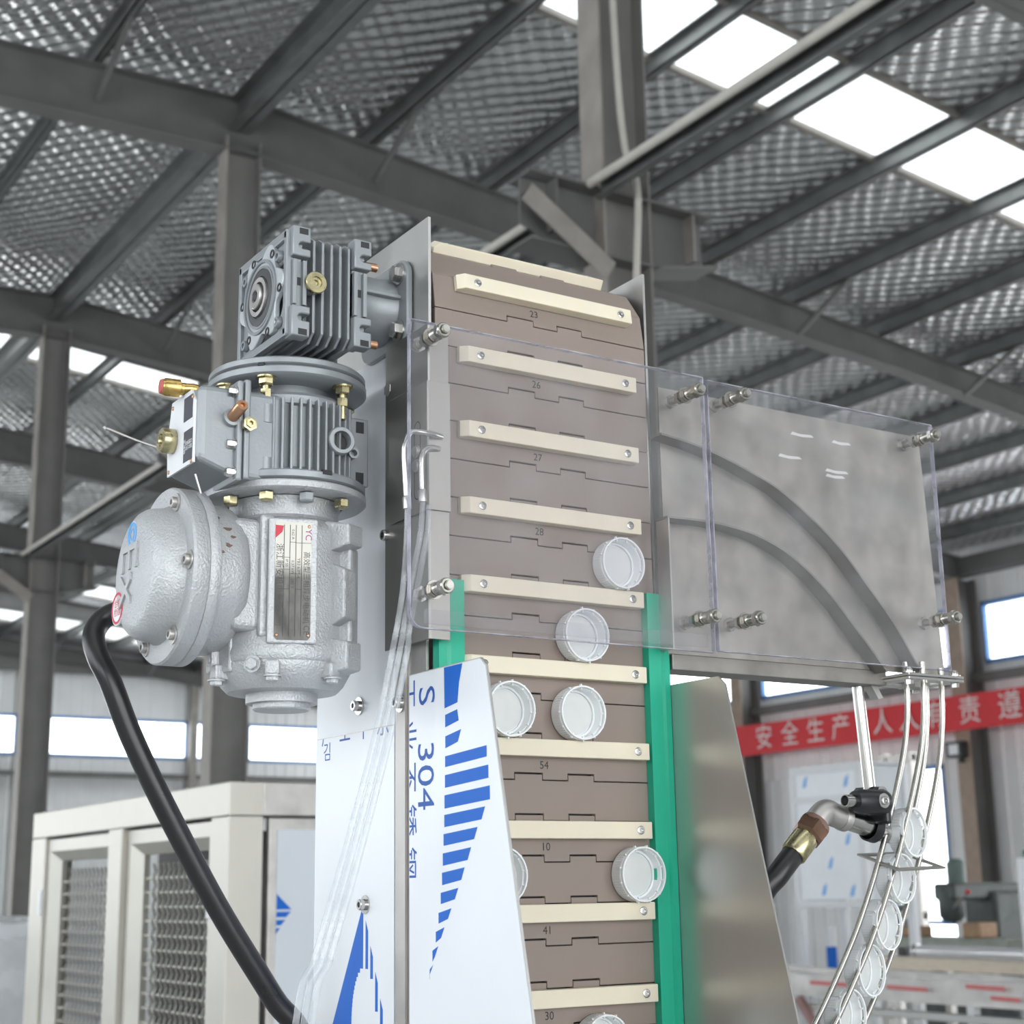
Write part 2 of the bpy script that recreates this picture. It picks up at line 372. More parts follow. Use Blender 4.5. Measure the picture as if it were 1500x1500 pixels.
# right wall
g = G(); wz0, wz1 = 5.04, 6.07
ribbed(g, 'Y', XR, Y0, 14.5, 4.4, wz0, -1); ribbed(g, 'Y', XR, 14.5, Y1, 3.5, wz0, -1); ribbed(g, 'Y', XR, Y0, Y1, wz1, zr(XR)+.1, -1)
rsp = [(-6, 0), (2.5, 8.5), (9.5, 14.5)]; rz = 4.4; e = Y0  # wide openings out of view, added to brighten the right side and roof
for a, b in rsp+[(18.4, 18.4)]:
    ribbed(g, 'Y', XR, e, a, 0, rz if b < 18 else 3.5, -1); e = b
ribbed(g, 'Y', XR, 19.75, Y1, 0, 3.5, -1)
for y in FR_Y[1:]: ribbed(g, 'Y', XR, y-.2, y+.2, wz0, wz1, -1)
wall_right = struct('wall_right', g, wall_m)
for i, y in enumerate(FR_Y[:-1]):
    if y > 30: continue
    window('Y', XR, y+.2, FR_Y[i+1]-.2, wz0, wz1, -1)
window('Y', XR, 18.4, 19.75, .9, 3.5, -1)
for z in (7.2, 4.75): obj('wall_girt', G().box(XR-.2, XR-.04, Y0, Y1, z, z+.14), struct_m, wall_right, 0)
obj('eave_strut', G().box(XR-.32, XR-.04, Y0, Y1, zr(XR)-.5, zr(XR)-.2), struct_m, wall_right, 0)
# gable wall at the far end
g = G()
ribbed(g, 'X', Y1, XL, -6.5, 0, wz0, -1); ribbed(g, 'X', Y1, -6.5, 5.0, 4.6, wz0, -1); ribbed(g, 'X', Y1, 5.0, XR, 0, wz0, -1); ribbed(g, 'X', Y1, XL, XR, wz1, 7.35, -1)  # the low opening, out of view, is added to brighten this end
pts = [(XL, 7.35), (XR, 7.35), (XR, zr(XR)+.1), (RIDGE, ZR+.1), (XL, zr(XL)+.1)]
g.prism(pts, (0, Y1, 0), X, Z, -.05)
spans = [(4.6, 10.75), (10.95, 15.25), (15.45, 15.75), (17.0, 20.1)]
e = XL
for a, b in spans+[(XR, XR)]:
    if a-e > .02: ribbed(g, 'X', Y1, e, a, wz0, wz1, -1)
    e = b
wall_back = struct('wall_back', g, wall_m)
for a, b in spans: window('X', Y1, a, b, wz0, wz1, -1)
for z, h in ((7.15, .42), (4.52, .13)): obj('wall_girt', G().box(XL, XR, Y1-.25, Y1-.06, z, z+h), struct_m, wall_back, 0)
for x in (10.85, 15.35, 16.6): obj('wall_post', G().box(x-.1, x+.1, Y1-.3, Y1-.06, 0, 7.4), struct_lite if x != 16.6 else struct_m, wall_back, 0)
# left wall and the wall behind the camera, both unseen; tall openings sized for the daylight, the far ones added for more
g = G(); lz0, lz1 = 1.9, 5.8; lsp = [(-6.5, -1.5), (-.7, 4.3), (5.1, 10.1), (12.5, 17), (18, 22.5), (23.5, 28), (29, 33.5), (34.5, 39)]
ribbed(g, 'Y', XL, Y0, Y1, 0, lz0, 1); ribbed(g, 'Y', XL, Y0, Y1, lz1, zr(XL)+.1, 1); e = Y0
for a, b in lsp+[(Y1, Y1)]:
    if a > e: ribbed(g, 'Y', XL, e, a, lz0, lz1, 1)
    e = b
struct('wall_left', g, wall_m)
for a, b in lsp: window('Y', XL, a, b, lz0, lz1, 1); portal('window_daylight', (XL+.06, (a+b)/2, (lz0+lz1)/2), (1, 0, 0), b-a, lz1-lz0)
g = G(); fsp = (-5.5, 5.5); fz = 5.2
ribbed(g, 'X', Y0, XL, fsp[0], 0, zr(XL)+.1, 1); ribbed(g, 'X', Y0, fsp[1], XR, 0, 7.1, 1); ribbed(g, 'X', Y0, fsp[0], fsp[1], fz, zr(XL), 1)
g.prism([(fsp[1], 7.1), (XR, 7.0), (XR, zr(XR)+.1), (RIDGE, ZR+.1), (fsp[1], ZR)], (0, Y0, 0), X, Z, .05)
struct('wall_front', g, wall_m)
g = G()
for x in (fsp[0], fsp[1]): g.box(x-.12, x+.12, Y0-.06, Y0+.12, 0, fz)
g.box(fsp[0], fsp[1], Y0-.06, Y0+.12, fz-.1, fz+.12)
struct('unseen_door_1', g, struct_m)
for i, (a, b) in enumerate(rsp):
    g = G(); g.box(XR-.08, XR+.06, a-.12, a, 0, rz+.12); g.box(XR-.08, XR+.06, b, b+.12, 0, rz+.12); g.box(XR-.08, XR+.06, a, b, rz, rz+.12)
    struct('unseen_door_%d' % (i+2), g, struct_m)  # frame round one of the added openings
    portal('gate_daylight', (XR-.1, (a+b)/2, rz/2), (-1, 0, 0), b-a, rz)
portal('gate_daylight', (0, Y0+.1, fz/2), (0, 1, 0), fsp[1]-fsp[0], fz)
portal('window_daylight', (XR-.06, 10, 5.55), (-1, 0, 0), 36, 1.0)

# columns
def hcol(y, first, x0=4.735, x1=5.06, ztop=None, label='', fancy=False):
    root = thing('steel_column', ((x0+x1)/2, y, 0), label, 'column')
    zt = ztop or zr(5)-.6
    obj('web', G().box(x0+.01, x1-.01, y-.006, y+.006, 0, zt), column_m, root, 0)
    for xa in (x0, x1-.014): obj('flange', G().box(xa, xa+.014, y-.1, y+.1, 0, zt), struct_lite if xa == x0 else column_m, root, 0)  # left flange paler: the light from the left is put into its paint
    return root
clab = {6.5: 'near grey steel column rising behind the right steel end plate with a conduit on it',
        12.: 'grey steel column behind the finned gearbox, meeting the roof beam',
        17.5: 'grey steel column with a tan edge behind the junction box',
        23.: 'far grey steel column under the third roof beam, mostly hidden by nearer ones',
        28.5: 'far grey steel column near the end wall windows, in the ridge row'}
for y in FR_Y[1:6]:
    c = hcol(y, False, label=clab[y])
    if y == 6.5:
        obj('conduit', G().tube(spline([(4.80, y-.12, 8), (4.83, y-.13, 6.2), (4.87, y-.13, 5.6), (4.895, y-.2, 5.3), (4.86, y-.2, 4.6), (4.855, y-.2, 3)], 6), .02, 8), cond_m, c)
    # corbel with stiffeners and a diagonal strut
    g = G(); x0, x1, z0, z1 = 4.25, 5.49, 4.93, 5.33
    g.prism([(x0, z0+.12), (4.62, z0), (4.735, z0), (4.735, z1), (x0, z1)], (0, y+.006, 0), X, Z, .012); g.prism([(5.06, z0), (5.1, z0), (x1, z0+.1), (x1, z1), (5.06, z1)], (0, y+.006, 0), X, Z, .012)
    g.box(x0, x1, y-.11, y+.11, z1-.014, z1); g.box(x0, 5.1, y-.11, y+.11, z0, z0+.012)
    g.bar((5.08, y, z0+.006), (x1+.04, y, z0+.1), .22, .014)
    obj('corbel', g, struct_m, c, 0)
    for xx in (4.42, 5.36): obj('stiffener', G().box(xx, xx+.014, y-.1, y+.1, z0+.1, z1-.014), struct_m if xx != 5.36 else struct_lite, c, 0)
    obj('diagonal_strut', G().bar((4.21, y-.14, 5.17), (4.74, y-.14, 4.83), .012, .12, (0, 0, 1)), struct_lite, c, 0)
for i, (a, b) in enumerate(zip(FR_Y[:-1], FR_Y[1:])):
    if i > 3: break
    g = G(); x, z = 4.66, 5.30
    lab = ['pale steel tie running up over the machine from the near column', 'pale steel tie showing behind the belt top, from near column to the gearbox column',
         'pale steel tie slanting behind the silver speed variator, column to column', 'far steel tie behind the column with the tan edge'][i]
    root = thing('tie_beam', (x, (a+b)/2, z), lab, 'beam')
    g.box(x-.03, x+.05, a+.12, b-.12, z+.045, z+.053); g.box(x+.042, x+.05, a+.12, b-.12, z-.055, z+.045); g.box(x-.0, x+.042, a+.12, b-.12, z-.055, z-.047)
    obj('channel', g, purlin_m, root, 0)
    obj('pipe', G().tube([(x-.03, a+.12, z+.02), (x-.03, b-.12, z+.02)], .026, 12), cond_m, root)
for y, l in ((12., 'side wall column hidden behind the clear chute cover edge'), (17.5, 'dark side wall column crossed by the red banner, with black lamp'), (23., 'dark side wall column at the left end of the red banner'), (6.5, 'side wall column outside the picture on the right'), (28.5, 'side wall column behind the tilted steel guard plate')):
    if y == 6.5: continue
    root = thing('wall_column', (19.95, y, 0), l, 'column')
    obj('web', G().box(19.8, 20.22, y-.01, y+.01, 0, zr(20)-.6), struct_m, root, 0)
    obj('flange', G().box(19.78, 19.8, y-.15, y+.15, 0, zr(20)-.6), tan_post if y in (17.5, 23.) else struct_m, root, 0)
    obj('flange', G().box(20.2, 20.22, y-.15, y+.15, 0, zr(20)-.6), struct_m, root, 0)
# red banner
bn = thing('safety_banner', (19.6, 16, 3.93), 'red cloth banner with white Chinese characters hung along the side wall', 'banner')
g = G(); n = 40
for i in range(n):
    a, b = 22.95-15.*i/n, 22.95-15.*(i+1)/n
    xo = lambda y: 19.62+.012*math.sin(y*2.1)
    g.add([(xo(a), a, 3.94), (xo(b), b, 3.94), (xo(b), b, 4.50), (xo(a), a, 4.50), (xo(a)+.004, a, 3.94), (xo(b)+.004, b, 3.94), (xo(b)+.004, b, 4.50), (xo(a)+.004, a, 4.50)],
          [(0,1,2,3), (7,6,5,4), (3,2,6,7), (1,0,4,5)])
obj('cloth', g, red_banner, bn)
for ch, y in zip('安全生产人人有责遵章守纪', (22.05, 21.35, 20.68, 20.05, 19.05, 18.45, 17.85, 17.15, 16.35, 15.75, 15.1, 14.5)):
    g = text(G(), ch, (19.600, y, 4.215), -Y, Z, .47); obj('lettering', g, banner_ink, bn, 0)
fl = thing('wall_lamp', (19.65, 17.55, 3.5), 'small black floodlight on the dark side wall column under the banner', 'lamp')
obj('housing', G().box(19.6, 19.77, 17.40, 17.72, 3.52, 3.78), black_pl, fl, 0, .01)
obj('lens', G().box(19.59, 19.602, 17.45, 17.64, 3.57, 3.73), sticker_white, fl, 0)
obj('bracket', G().box(19.7, 19.79, 17.5, 17.55, 3.44, 3.52), black_pl, fl, 0)

# ------------------------------------------------------------------ cap elevator: frame
ef = thing('elevator_frame', (.85, 1.35, 0), 'tall stainless cap elevator frame with film covered side and two slanted guard plates', 'conveyor')
FX, BY = .715, 1.257        # outer face of the left side plate, front face of the belt
g = G(); g.prism([(1.255, 1.90), (1.255, 2.249), (1.40, 2.249), (1.455, 2.20), (1.455, 1.90)], (FX-.003, 0, 0), Y, Z, .003)
obj('end_plate', g, steel, ef, 0)
g = G(); g.prism([(1.268, 1.30), (1.268, 2.249), (1.40, 2.249), (1.455, 2.20), (1.455, 1.30)], (.987, 0, 0), Y, Z, .003)
obj('end_plate', g, steel, ef, 0)
obj('side_panel', G().box(FX-.003, FX, 1.300, 1.490, .25, 1.90), steel, ef, 0, .0006)
obj('side_panel', G().box(.987, .99, 1.245, 1.49, .25, 1.30), steel, ef, 0)
obj('rear_panel', G().box(FX, .987, 1.487, 1.49, .25, 2.05), steel_dull, ef, 0)
obj('front_web', G().box(FX-.003, FX, 1.262, 1.2995, .25, 1.8995), steel_dull, ef, 0)
obj('corner_channel', G().box(FX-.006, FX-.0032, 1.297, 1.316, .25, 1.815), steel_dull, ef, 0)
for x in (.73, .97):
    obj('leg', G().box(x-.02, x+.02, 1.44, 1.48, 0, .25), steel, ef, 0); obj('leg', G().box(x-.02, x+.02, 1.29, 1.33, 0, .25), steel, ef, 0)
# protective film on the side panel and its print
fx = FX-.0062
sf = obj('protective_film', G().box(fx, FX-.0032, 1.318, 1.488, .26, 1.7525), film, ef, 0)
sf2 = obj('protective_film', G().box(fx+.0004, FX-.0032, 1.318, 1.488, 1.7525, 2.13), film, ef, 0)
def flat(g, pts, x, off=.00015):
    """A print of no thickness worth measuring on a face that looks towards -X; points are (y, z)."""
    return g.prism([(-p, q) for p, q in pts], (x, 0, 0), -Y, Z, off)
# big triangle logo, its white window left out, and its stripes
g = G(); A = (1.3795, 1.588)
def tri_left(z): return 1.3795+(1.588-z)*.56
def tri_right(z): return 1.3795-(1.588-z)*.43
el = lambda z: (1-((z-1.477)/.052)**2)
for i in range(60):
    za, zb = 1.588-.004*i, 1.588-.004*(i+1); zm = (za+zb)/2; w = el(zm)
    lft = [tri_left(za), tri_left(zb)]; rgt = 1.3795
    if w > 0 : rgt = max(1.3795, 1.377+.026*math.sqrt(w))
    if lft[0] > rgt: flat(g, [(min(lft[0], 1.487), za), (rgt, za), (rgt, zb), (min(lft[1], 1.487), zb)], fx)
for k in range(6):
    ya, yb = 1.3745-.010*k, 1.3745-.010*k-.0052; zt = 1.588-(1.3795-ya)/.43-.004; zb = 1.36
    if yb < 1.319: continue
    def clear(y):   # lower limit where the white window cuts the stripe
        q = 1-((y-1.377)/.026)**2
        return 1.477+.052*math.sqrt(q) if q > 0 else None
    c = clear((ya+yb)/2)
    flat(g, [(ya, zt), (yb, zt-.010), (yb, c or zb), (ya, c or zb)], fx)
obj('printed_logo', g, blue_print, sf, 0)
g = G(); text(g, '产  工  不  乐', (fx-.0001, 1.402, 1.7545), -Y, Z, .026, clip=((0, 0, 1.752), (0, 0, 1))); obj('lettering', g, blue_line, sf, 0)
g = G(); text(g, '김', (fx-.0001, 1.462, 1.737), -Y, Z, .020); obj('lettering', g, blue_line, sf, 0)
g = G(); flat(g, [(1.488, 1.7528), (1.318, 1.7533), (1.318, 1.7522), (1.488, 1.7522)], fx-.0001); obj('film_seam', g, steel_dull, sf, 0)

# guard plates that flank the belt
gx = .703
GP = [(1.278, 1.795), (1.150, 1.795), (1.141, 1.788), (1.077, 1.497), (.875, .60), (1.278, .60)]
g = G(); g.prism([(-p, q) for p, q in GP], (gx, 0, 0), -Y, Z, -.002); guard = obj('guard_plate', g, steel, ef, 0)
g = G(); g.prism([(-p, q) for p, q in [(1.277, 1.794), (1.1505, 1.794), (1.142, 1.787), (1.078, 1.497), (.876, .61), (1.277, .61)]], (gx, 0, 0), -Y, Z, .0005)
gfilm = obj('guard_film', g, film, guard, 0)
g = G(); g.prism([(1.245, 1.797), (1.170, 1.797), (1.160, 1.788), (1.083, 1.479), (.868, .60), (1.245, .60)], (.985, 0, 0), Y, Z, .002)
obj('guard_plate', g, mat('mirror_stainless', (.54, .53, .51), .30, .85, .06, 7, .02, 60, (1, 1, .1)), ef, 0)
gf = gx-.0006
# stripes of the printed emblem
g = G()
flat(g, [(1.212, 1.7935), (1.180, 1.7935), (1.186, 1.777), (1.189, 1.760), (1.2115, 1.757)], gf)
flat(g, [(1.2105, 1.751), (1.1895, 1.754), (1.187, 1.744), (1.2105, 1.740)], gf)
rows = [(1.2105, 1.183, 1.734, 1.7235), (1.211, 1.141, 1.7165, 1.707), (1.2115, 1.1385, 1.700, 1.689), (1.2125, 1.1365, 1.6825, 1.671),
        (1.213, 1.1445, 1.6655, 1.655), (1.2145, 1.157, 1.649, 1.639), (1.216, 1.168, 1.6325, 1.622), (1.2175, 1.179, 1.616, 1.6055),
        (1.220, 1.190, 1.599, 1.5895), (1.224, 1.202, 1.582, 1.573), (1.229, 1.214, 1.566, 1.557), (1.235, 1.225, 1.550, 1.541), (1.240, 1.234, 1.534, 1.526)]
for a, b, z1, z0 in rows:
    k = .45 if b < 1.142 else 0
    flat(g, [(a, z1-.002), (b, z1+.002), (b+.006*(0 if k else 1), z0+.002), (a, z0-.002)], gf)
obj('printed_stripes', g, blue_print, gfilm, 0)
g = G(); text(g, '304', (gf-.0001, 1.2475, 1.700), -Z, -Y, .042); obj('lettering', g, blue_line, gfilm, 0)
g = G(); text(g, 'S', (gf-.0001, 1.2455, 1.772), -Z, -Y, .042); obj('lettering', g, blue_line, gfilm, 0)
g = G(); text(g, '工 业 不 锈 钢', (gf-.0001, 1.279, 1.70), -Z, -Y, .030, clip=((0, 1.2765, 0), (0, 1, 0))); obj('lettering', g, blue_line, gfilm, 0)

def cap_screw(o, ax, r=.005, L=.008, parent=None, m=None, name='screw'):
    """A socket head screw: knurled head with a hexagonal socket."""
    g = G(); ax = V(ax); g.lathe([(r*1.7, 0), (r*1.7, r*.25), (r, r*.25), (r, L*.92), (r*.9, L), (r*.52, L), (r*.5, L*.55), (0, L*.55)], o, ax, 18)
    return obj(name, g, m or steel_bright, parent)
def hex_bolt(o, ax, r=.007, L=.006, parent=None, m=None, name='bolt', washer=True, stud=0.):
    g = G(); o, ax = V(o), V(ax).normalized()
    if washer: g.lathe([(r*1.35, 0), (r*1.35, r*.22)], o, ax, 20)
    g.lathe([(r, r*.22), (r, L*.85), (r*.86, L), (0, L)], o, ax, 6)
    if stud: g.cyl(o, o+ax*(L+stud), r*.55, None, 12)
    return obj(name, g, m or steel_bright, parent, 30)
for y, z in ((1.375, 1.587), (1.391, 1.778), (1.306, 1.772)): cap_screw((fx if y > 1.31 else FX-.006, y, z), -X, .0052, .0075, ef)
cap_screw((FX-.004, 1.318, 1.936), -X, .0055, .016, ef)
hex_bolt((FX-.003, 1.318, 2.085), (-1, 0, 0), .008, .012, ef, steel_dull)

# green wear strips along both belt edges
gs = thing('guide_strip', (.974, 1.25, .3), 'long green plastic guide strip along the right edge of the belt', 'guide rail', 'green belt guide strips')
g = G(); g.prism([(.961, 1.2566), (.961, 1.247), (.976, 1.2465), (.978, 1.2435), (.9845, 1.2435), (.9845, 1.2566)], (0, 0, .30), X, Y, 1.59); obj('strip', g, green_m, gs, 0)
g = G(); g.box(.9765, .9772, 1.2458, 1.2468, .31, 1.88); obj('groove', g, dark_inner, gs, 0)
gs = thing('guide_strip', (.73, 1.25, .3), 'green plastic guide strip peeping out left of the belt above the film covered plate', 'guide rail', 'green belt guide strips')
g = G(); g.prism([(.724, 1.2566), (.724, 1.247), (.729, 1.2445), (.7435, 1.2445), (.7435, 1.2566)], (0, 0, .30), X, Y, 1.583); obj('strip', g, green_m, gs, 0)
obj('lip', G().box(.7165, .7245, 1.2455, 1.2566, .30, 1.826), green_m, gs, 0)

# ------------------------------------------------------------------ belt of hinged modules with nylon cleats
bt = thing('slat_belt', (.85, 1.337, 1.2), 'taupe hinged plastic slat belt carrying cream cleats up the elevator', 'conveyor belt')
P, RB = .0381, .080; ZC, YC = 2.165, BY+RB; ZJ = 2.1187       # pitch, wrap radius, sprocket centre, one joint height
bx0, bx1 = .7205, .9775; TABS = [(.805, .836), (.866, .896)]
def mod_poly():
    b, t, th = .0004, P-.0005, .0058; out = [(bx0, b)]
    for a, c in TABS: out += [(a-.0006, b), (a-.0006, b+th+.0006), (c+.0006, b+th+.0006), (c+.0006, b)]
    out += [(bx1, b), (bx1, t)]
    for a, c in TABS[::-1]: out += [(c, t), (c, t+th), (a, t+th), (a, t)]
    out += [(bx0, t)]; return out
g = G(); g.prism(mod_poly(), (0, 0, 0), X, Z, -.006)
proto = obj('belt_module', g, belt_m, None, 0, .0005, None, 1); proto_c = WO[proto.name]
g = G(); cz0, cz1, cd = P-.0168, P-.0004, .0118
cx0, cx1 = .7445, .9565
vs = []
for z in (cz0, cz1): vs += [(cx0, 0, z), (cx0, -cd+.006, z), (cx0+.007, -cd, z), (cx1, -cd, z), (cx1, 0, z)]
g.add(vs, [(0,1,2,3,4), (9,8,7,6,5), (0,5,6,1), (1,6,7,2), (2,7,8,3), (3,8,9,4), (4,9,5,0)])
cproto = obj('cleat', g, nylon, None, 0, .0009, None, 2); cleat_c = WO[cproto.name]
sp = []
for sx in (.7655, .942):
    g = G(); g.lathe([(.0042, 0), (.0042, .0005), (.0034, .0009), (.0022, .0009), (.0019, -.0012), (0, -.0012)], (sx, -cd-.0002, (cz0+cz1)/2), -Y, 14)
    sp.append(obj('screw', g, steel_bright, None))
def frame_at(s):
    """Point, up-direction and outward normal on the belt at arc length s above the wrap start."""
    if s <= 0: return V((0, BY, ZC+s)), V((0, 0, 1)), V((0, -1, 0))
    a = s/RB
    if a <= math.pi: return V((0, YC-RB*math.cos(a), ZC+RB*math.sin(a))), V((0, math.sin(a), math.cos(a))), V((0, -math.cos(a), math.sin(a)))
    return V((0, YC+RB, ZC-(s-math.pi*RB))), V((0, 0, -1)), V((0, 1, 0))
nums = {1: '23', 2: '26', 3: '27', 4: '28', 7: '54', 8: '10', 9: '41', 10: '30'}
first = True
k0 = ZJ-ZC    # arc position of the joint above cleat row 2
for i in range(-24, 10):
    s1 = k0+i*P; s0 = s1-P
    a0, a1 = frame_at(s0), frame_at(s1)
    if s1 > 0 and s0 < math.pi*RB:
        # lay the flat module as a chord across the wrap
        u = (a1[0]-a0[0]).normalized(); n = V((0, -u.z, u.y)); org = a0[0]+n*(.0002)
    else: u, n, org = a0[1], a0[2], a0[0]
    rot = Matrix((X, -n, u)).transposed()
    if rot.determinant() < 0: rot = Matrix((-X, -n, u)).transposed()
    def put(o, c, par, extra=V((0, 0, 0))):
        q = o.copy(); COL.objects.link(q)
        w = org+rot@V((0, c.y, c.z)); w.x = c.x
        q.parent = par; q.rotation_euler = rot.to_euler(); q.location = w-WO['slat_belt']; WO[q.name] = w; return q, w
    m, w = put(proto, proto_c, bt)
    row = -i/2+2
    if i % 2 == 0 and i > -24:
        c, wc = put(cproto, cleat_c, bt)
        for s_ in sp:
            q = s_.copy(); COL.objects.link(q); q.parent = c; q.location = WO[s_.name]-cleat_c
        r_ = int(row)
        if r_ in nums:
            g = text(G(), nums[r_], (.838, -.0004, cz0-.0075), X, Z, .0105)
            t = obj('handwriting', g, dark_inner, None, 0); tc = WO[t.name]
            w = org+rot@V((0, tc.y, tc.z)); w.x = tc.x; t.parent = bt; t.rotation_euler = rot.to_euler(); t.location = w-WO['slat_belt']
for o in [proto, cproto]+sp: bpy.data.objects.remove(o)
g = G(); g.cyl((bx0+.01, YC, ZC), (bx1-.01, YC, ZC), .068, None, 26); obj('sprocket_drum', g, steel_dull, bt)
g = G(); g.box(bx0+.004, bx1-.004, BY+.0075, BY+.011, .45, 2.14); obj('backing_plate', g, dark_inner, bt, 0)

# ------------------------------------------------------------------ white screw caps
def make_cap(name):
    """Built about the origin: open side towards -Y, closed top at y = 0."""
    root = thing(name, (0, 0, 0), '', 'bottle cap')
    g = G(); n = 72; prof = [(.0, 0), (.0240, 0), (.0256, -.0016), (.0258, -.0155), (.0246, -.0155), (.0238, -.0150), (.0236, -.0032), (0, -.0032)]
    g.lathe([(r, -h) for r, h in prof], (0, 0, 0), -Y, 48); obj('shell', g, cap_m, root, 40)
    g = G(); g.ring((0, -.0176, 0), -Y, .0246, .0261, .0030, 48); obj('tamper_band', g, cap_m, root)
    g = G()
    for i in range(12):
        a = 2*math.pi*(i+.5)/12; c, s = math.cos(a), math.sin(a)
        g.bar((.0252*c, -.0150, .0252*s), (.0252*c, -.0180, .0252*s), .0012, .0055, (c, 0, s))
    obj('bridges', g, cap_m, root, 0)
    g = G()
    for i in range(60):
        a = 2*math.pi*i/60; c, s = math.cos(a), math.sin(a); g.bar((.0257*c, -.003, .0257*s), (.0257*c, -.0145, .0257*s), .0009, .0009, (c, 0, s))
    o = obj('grip_ribs', g, cap_m, root, 0); o['kind'] = 'stuff'
    g = G(); g.lathe([(.0200, 0), (.0200, .0010), (.019, .0014), (0, .0014)], (0, -.0033, 0), -Y, 40); obj('liner', g, liner_m, root)
    g = G(); g.ring((0, -.0034, 0), -Y, .0212, .0234, .0022, 40); obj('seal_ring', g, cap_m, root)
    return root
cap0 = make_cap('bottle_cap')
rows_z = lambda k: ZJ-.0762*k-.0004+.0262
caps = [(.926, 3, 'white screw cap seen open, topmost of those riding the belt behind the clear cover'),
        (.879, 4, 'white open cap crossed by the lower edge of the clear cover'),
        (.872, 5, 'white open cap in the middle of the belt just above the cleat marked 54'),
        (.790, 5, 'white open cap half hidden by the edge of the plate printed 304'),
        (.938, 7, 'white open cap overlapping the green strip, mirrored in the guard plate'),
        (.778, 7, 'white cap of which a sliver shows past the white plate, level with the mirrored one'),
        (.889, 9, 'white cap cut by the bottom edge of the picture, lowest on the belt')]
for i, (x, k, l) in enumerate(caps):
    o = cap0 if i == 0 else dup(cap0, (0, 0, 0))
    o.location = (x, BY-.0002, rows_z(k)); o['label'] = l; o['group'] = 'caps riding on the belt cleats'
    o.rotation_euler = (0, R(37*i), 0)

# ------------------------------------------------------------------ gearmotor: worm gearbox on top, speed variator, motor hanging below
AX, AY = .618, 1.375        # the vertical axis they share
def polar(r, a, z=0): return V((AX+r*math.sin(a), AY-r*math.cos(a), z))   # a = 0 looks along -Y, positive towards +X
gb = thing('worm_gearbox', (.615, 1.335, 2.096), 'grey finned worm gearbox with round bearing cover, bolted to the steel end plate', 'gearbox')
y0, y1, z0, z1 = 1.279, 1.393, 2.108, 2.213; gcy, gcz = 1.335, 2.1625
g = G(); g.box(.592, .642, y0+.012, y1-.008, z0+.010, z1-.008); obj('housing', g, cast_smooth, gb, 40, .004)
def flange_plate(x0, x1, open_r, depth=.5):
    """Square flange with notched edges and a round opening, in the YZ plane."""
    g = G(); hy, hz = (y1-y0)/2, (z1-z0)/2; n = 48; O = []; I = []
    for i in range(n):
        a = 2*math.pi*(i+.5)/n; c, s = math.cos(a), math.sin(a); k = min(hy/abs(c) if abs(c) > 1e-6 else 9, hz/abs(s) if abs(s) > 1e-6 else 9)
        py, pz = c*k, s*k
        # shallow recess along the middle of each edge, so the four corners stand out as lugs
        if abs(abs(py)-hy) < 1e-4 and abs(pz) < hz*.52: py *= .93
        if abs(abs(pz)-hz) < 1e-4 and abs(py) < hy*.52: pz *= .93
        O.append((py, pz)); I.append((c*open_r, s*open_r))
    vs = [];
    for x in (x0, x1):
        vs += [(x, gcy+p, gcz+q) for p, q in O]+[(x, gcy+p, gcz+q) for p, q in I]
    fs = []
    for i in range(n):
        j = (i+1) % n
        fs += [(i, j, n+j, n+i), (2*n+i, 3*n+i, 3*n+j, 2*n+j), (i, 2*n+i, 2*n+j, j), (n+i, n+j, 3*n+j, 3*n+i)]
    return g.add(vs, fs)
f1 = obj('end_flange', flange_plate(.575, .588, .046), cast_smooth, gb, 30, .0012)
f2 = obj('end_flange', flange_plate(.641, .654, .03), cast_smooth, gb, 30, .0012)
def lug(x, z, sgn, par):
    """Corner foot with a square window and a hook-shaped slot, seen from the front."""
    yf = y0-.008; h = .030; w = .0185; zz = z if sgn < 0 else z-h
    g = G(); o = (x, yf+.016, 0)
    pts = [(0, 0), (w, 0), (w, .0075), (w*.55, .0075), (w*.40, .0085), (w*.33, .0110), (w*.40, .0135), (w*.55, .0145), (w, .0145), (w, h), (0, h)]
    if sgn < 0: pts = [(p, h-q) for p, q in pts]
    g.prism([(p, zz+q) for p, q in pts], o, X, Z, .016)
    l = obj('mounting_lug', g, cast_smooth, par, 20, .0012)
    zc = zz+(h-.0045 if sgn > 0 else .0045)-(.0 if sgn > 0 else 0)
    g = G(); g.box(x+.0065, x+.0155, yf-.0003, yf+.002, zc-.0034, zc+.0026); obj('slot', g, dark_inner, l, 0)
for x in (.5745, .6395):
    for z, s_ in ((z1+.003, 1), (z0-.002, -1)): lug(x, z, s_, gb)
for x in (.5765, .6405):
    g = G(); g.box(x, x+.004, y0-.0055, y0+.006, z0+.030, z1-.030); g.box(x+.010, x+.014, y0-.0055, y0+.006, z0+.030, z1-.030); g.box(x, x+.014, y0-.001, y0+.006, z0+.030, z1-.030)
    obj('flange_rib', g, cast_smooth, gb, 0, .0006)
    obj('rib_pocket', G().box(x+.0045, x+.0095, y0-.0013, y0, gcz-.004, gcz+.004), dark_inner, gb, 0)
for k in range(5):
    x = .5985+.0093*k; g = G()
    g.prism([(y0-.001, z0+.006), (y0+.010, z0-.002), (y1-.012, z0-.002), (y1, z0+.01), (y1, z1-.01), (y1-.012, z1), (y0+.008, z1), (y0-.001, z1-.006)], (x, 0, 0), Y, Z, .0026)
    obj('fin', g, cast_smooth, gb, 0, .0005)
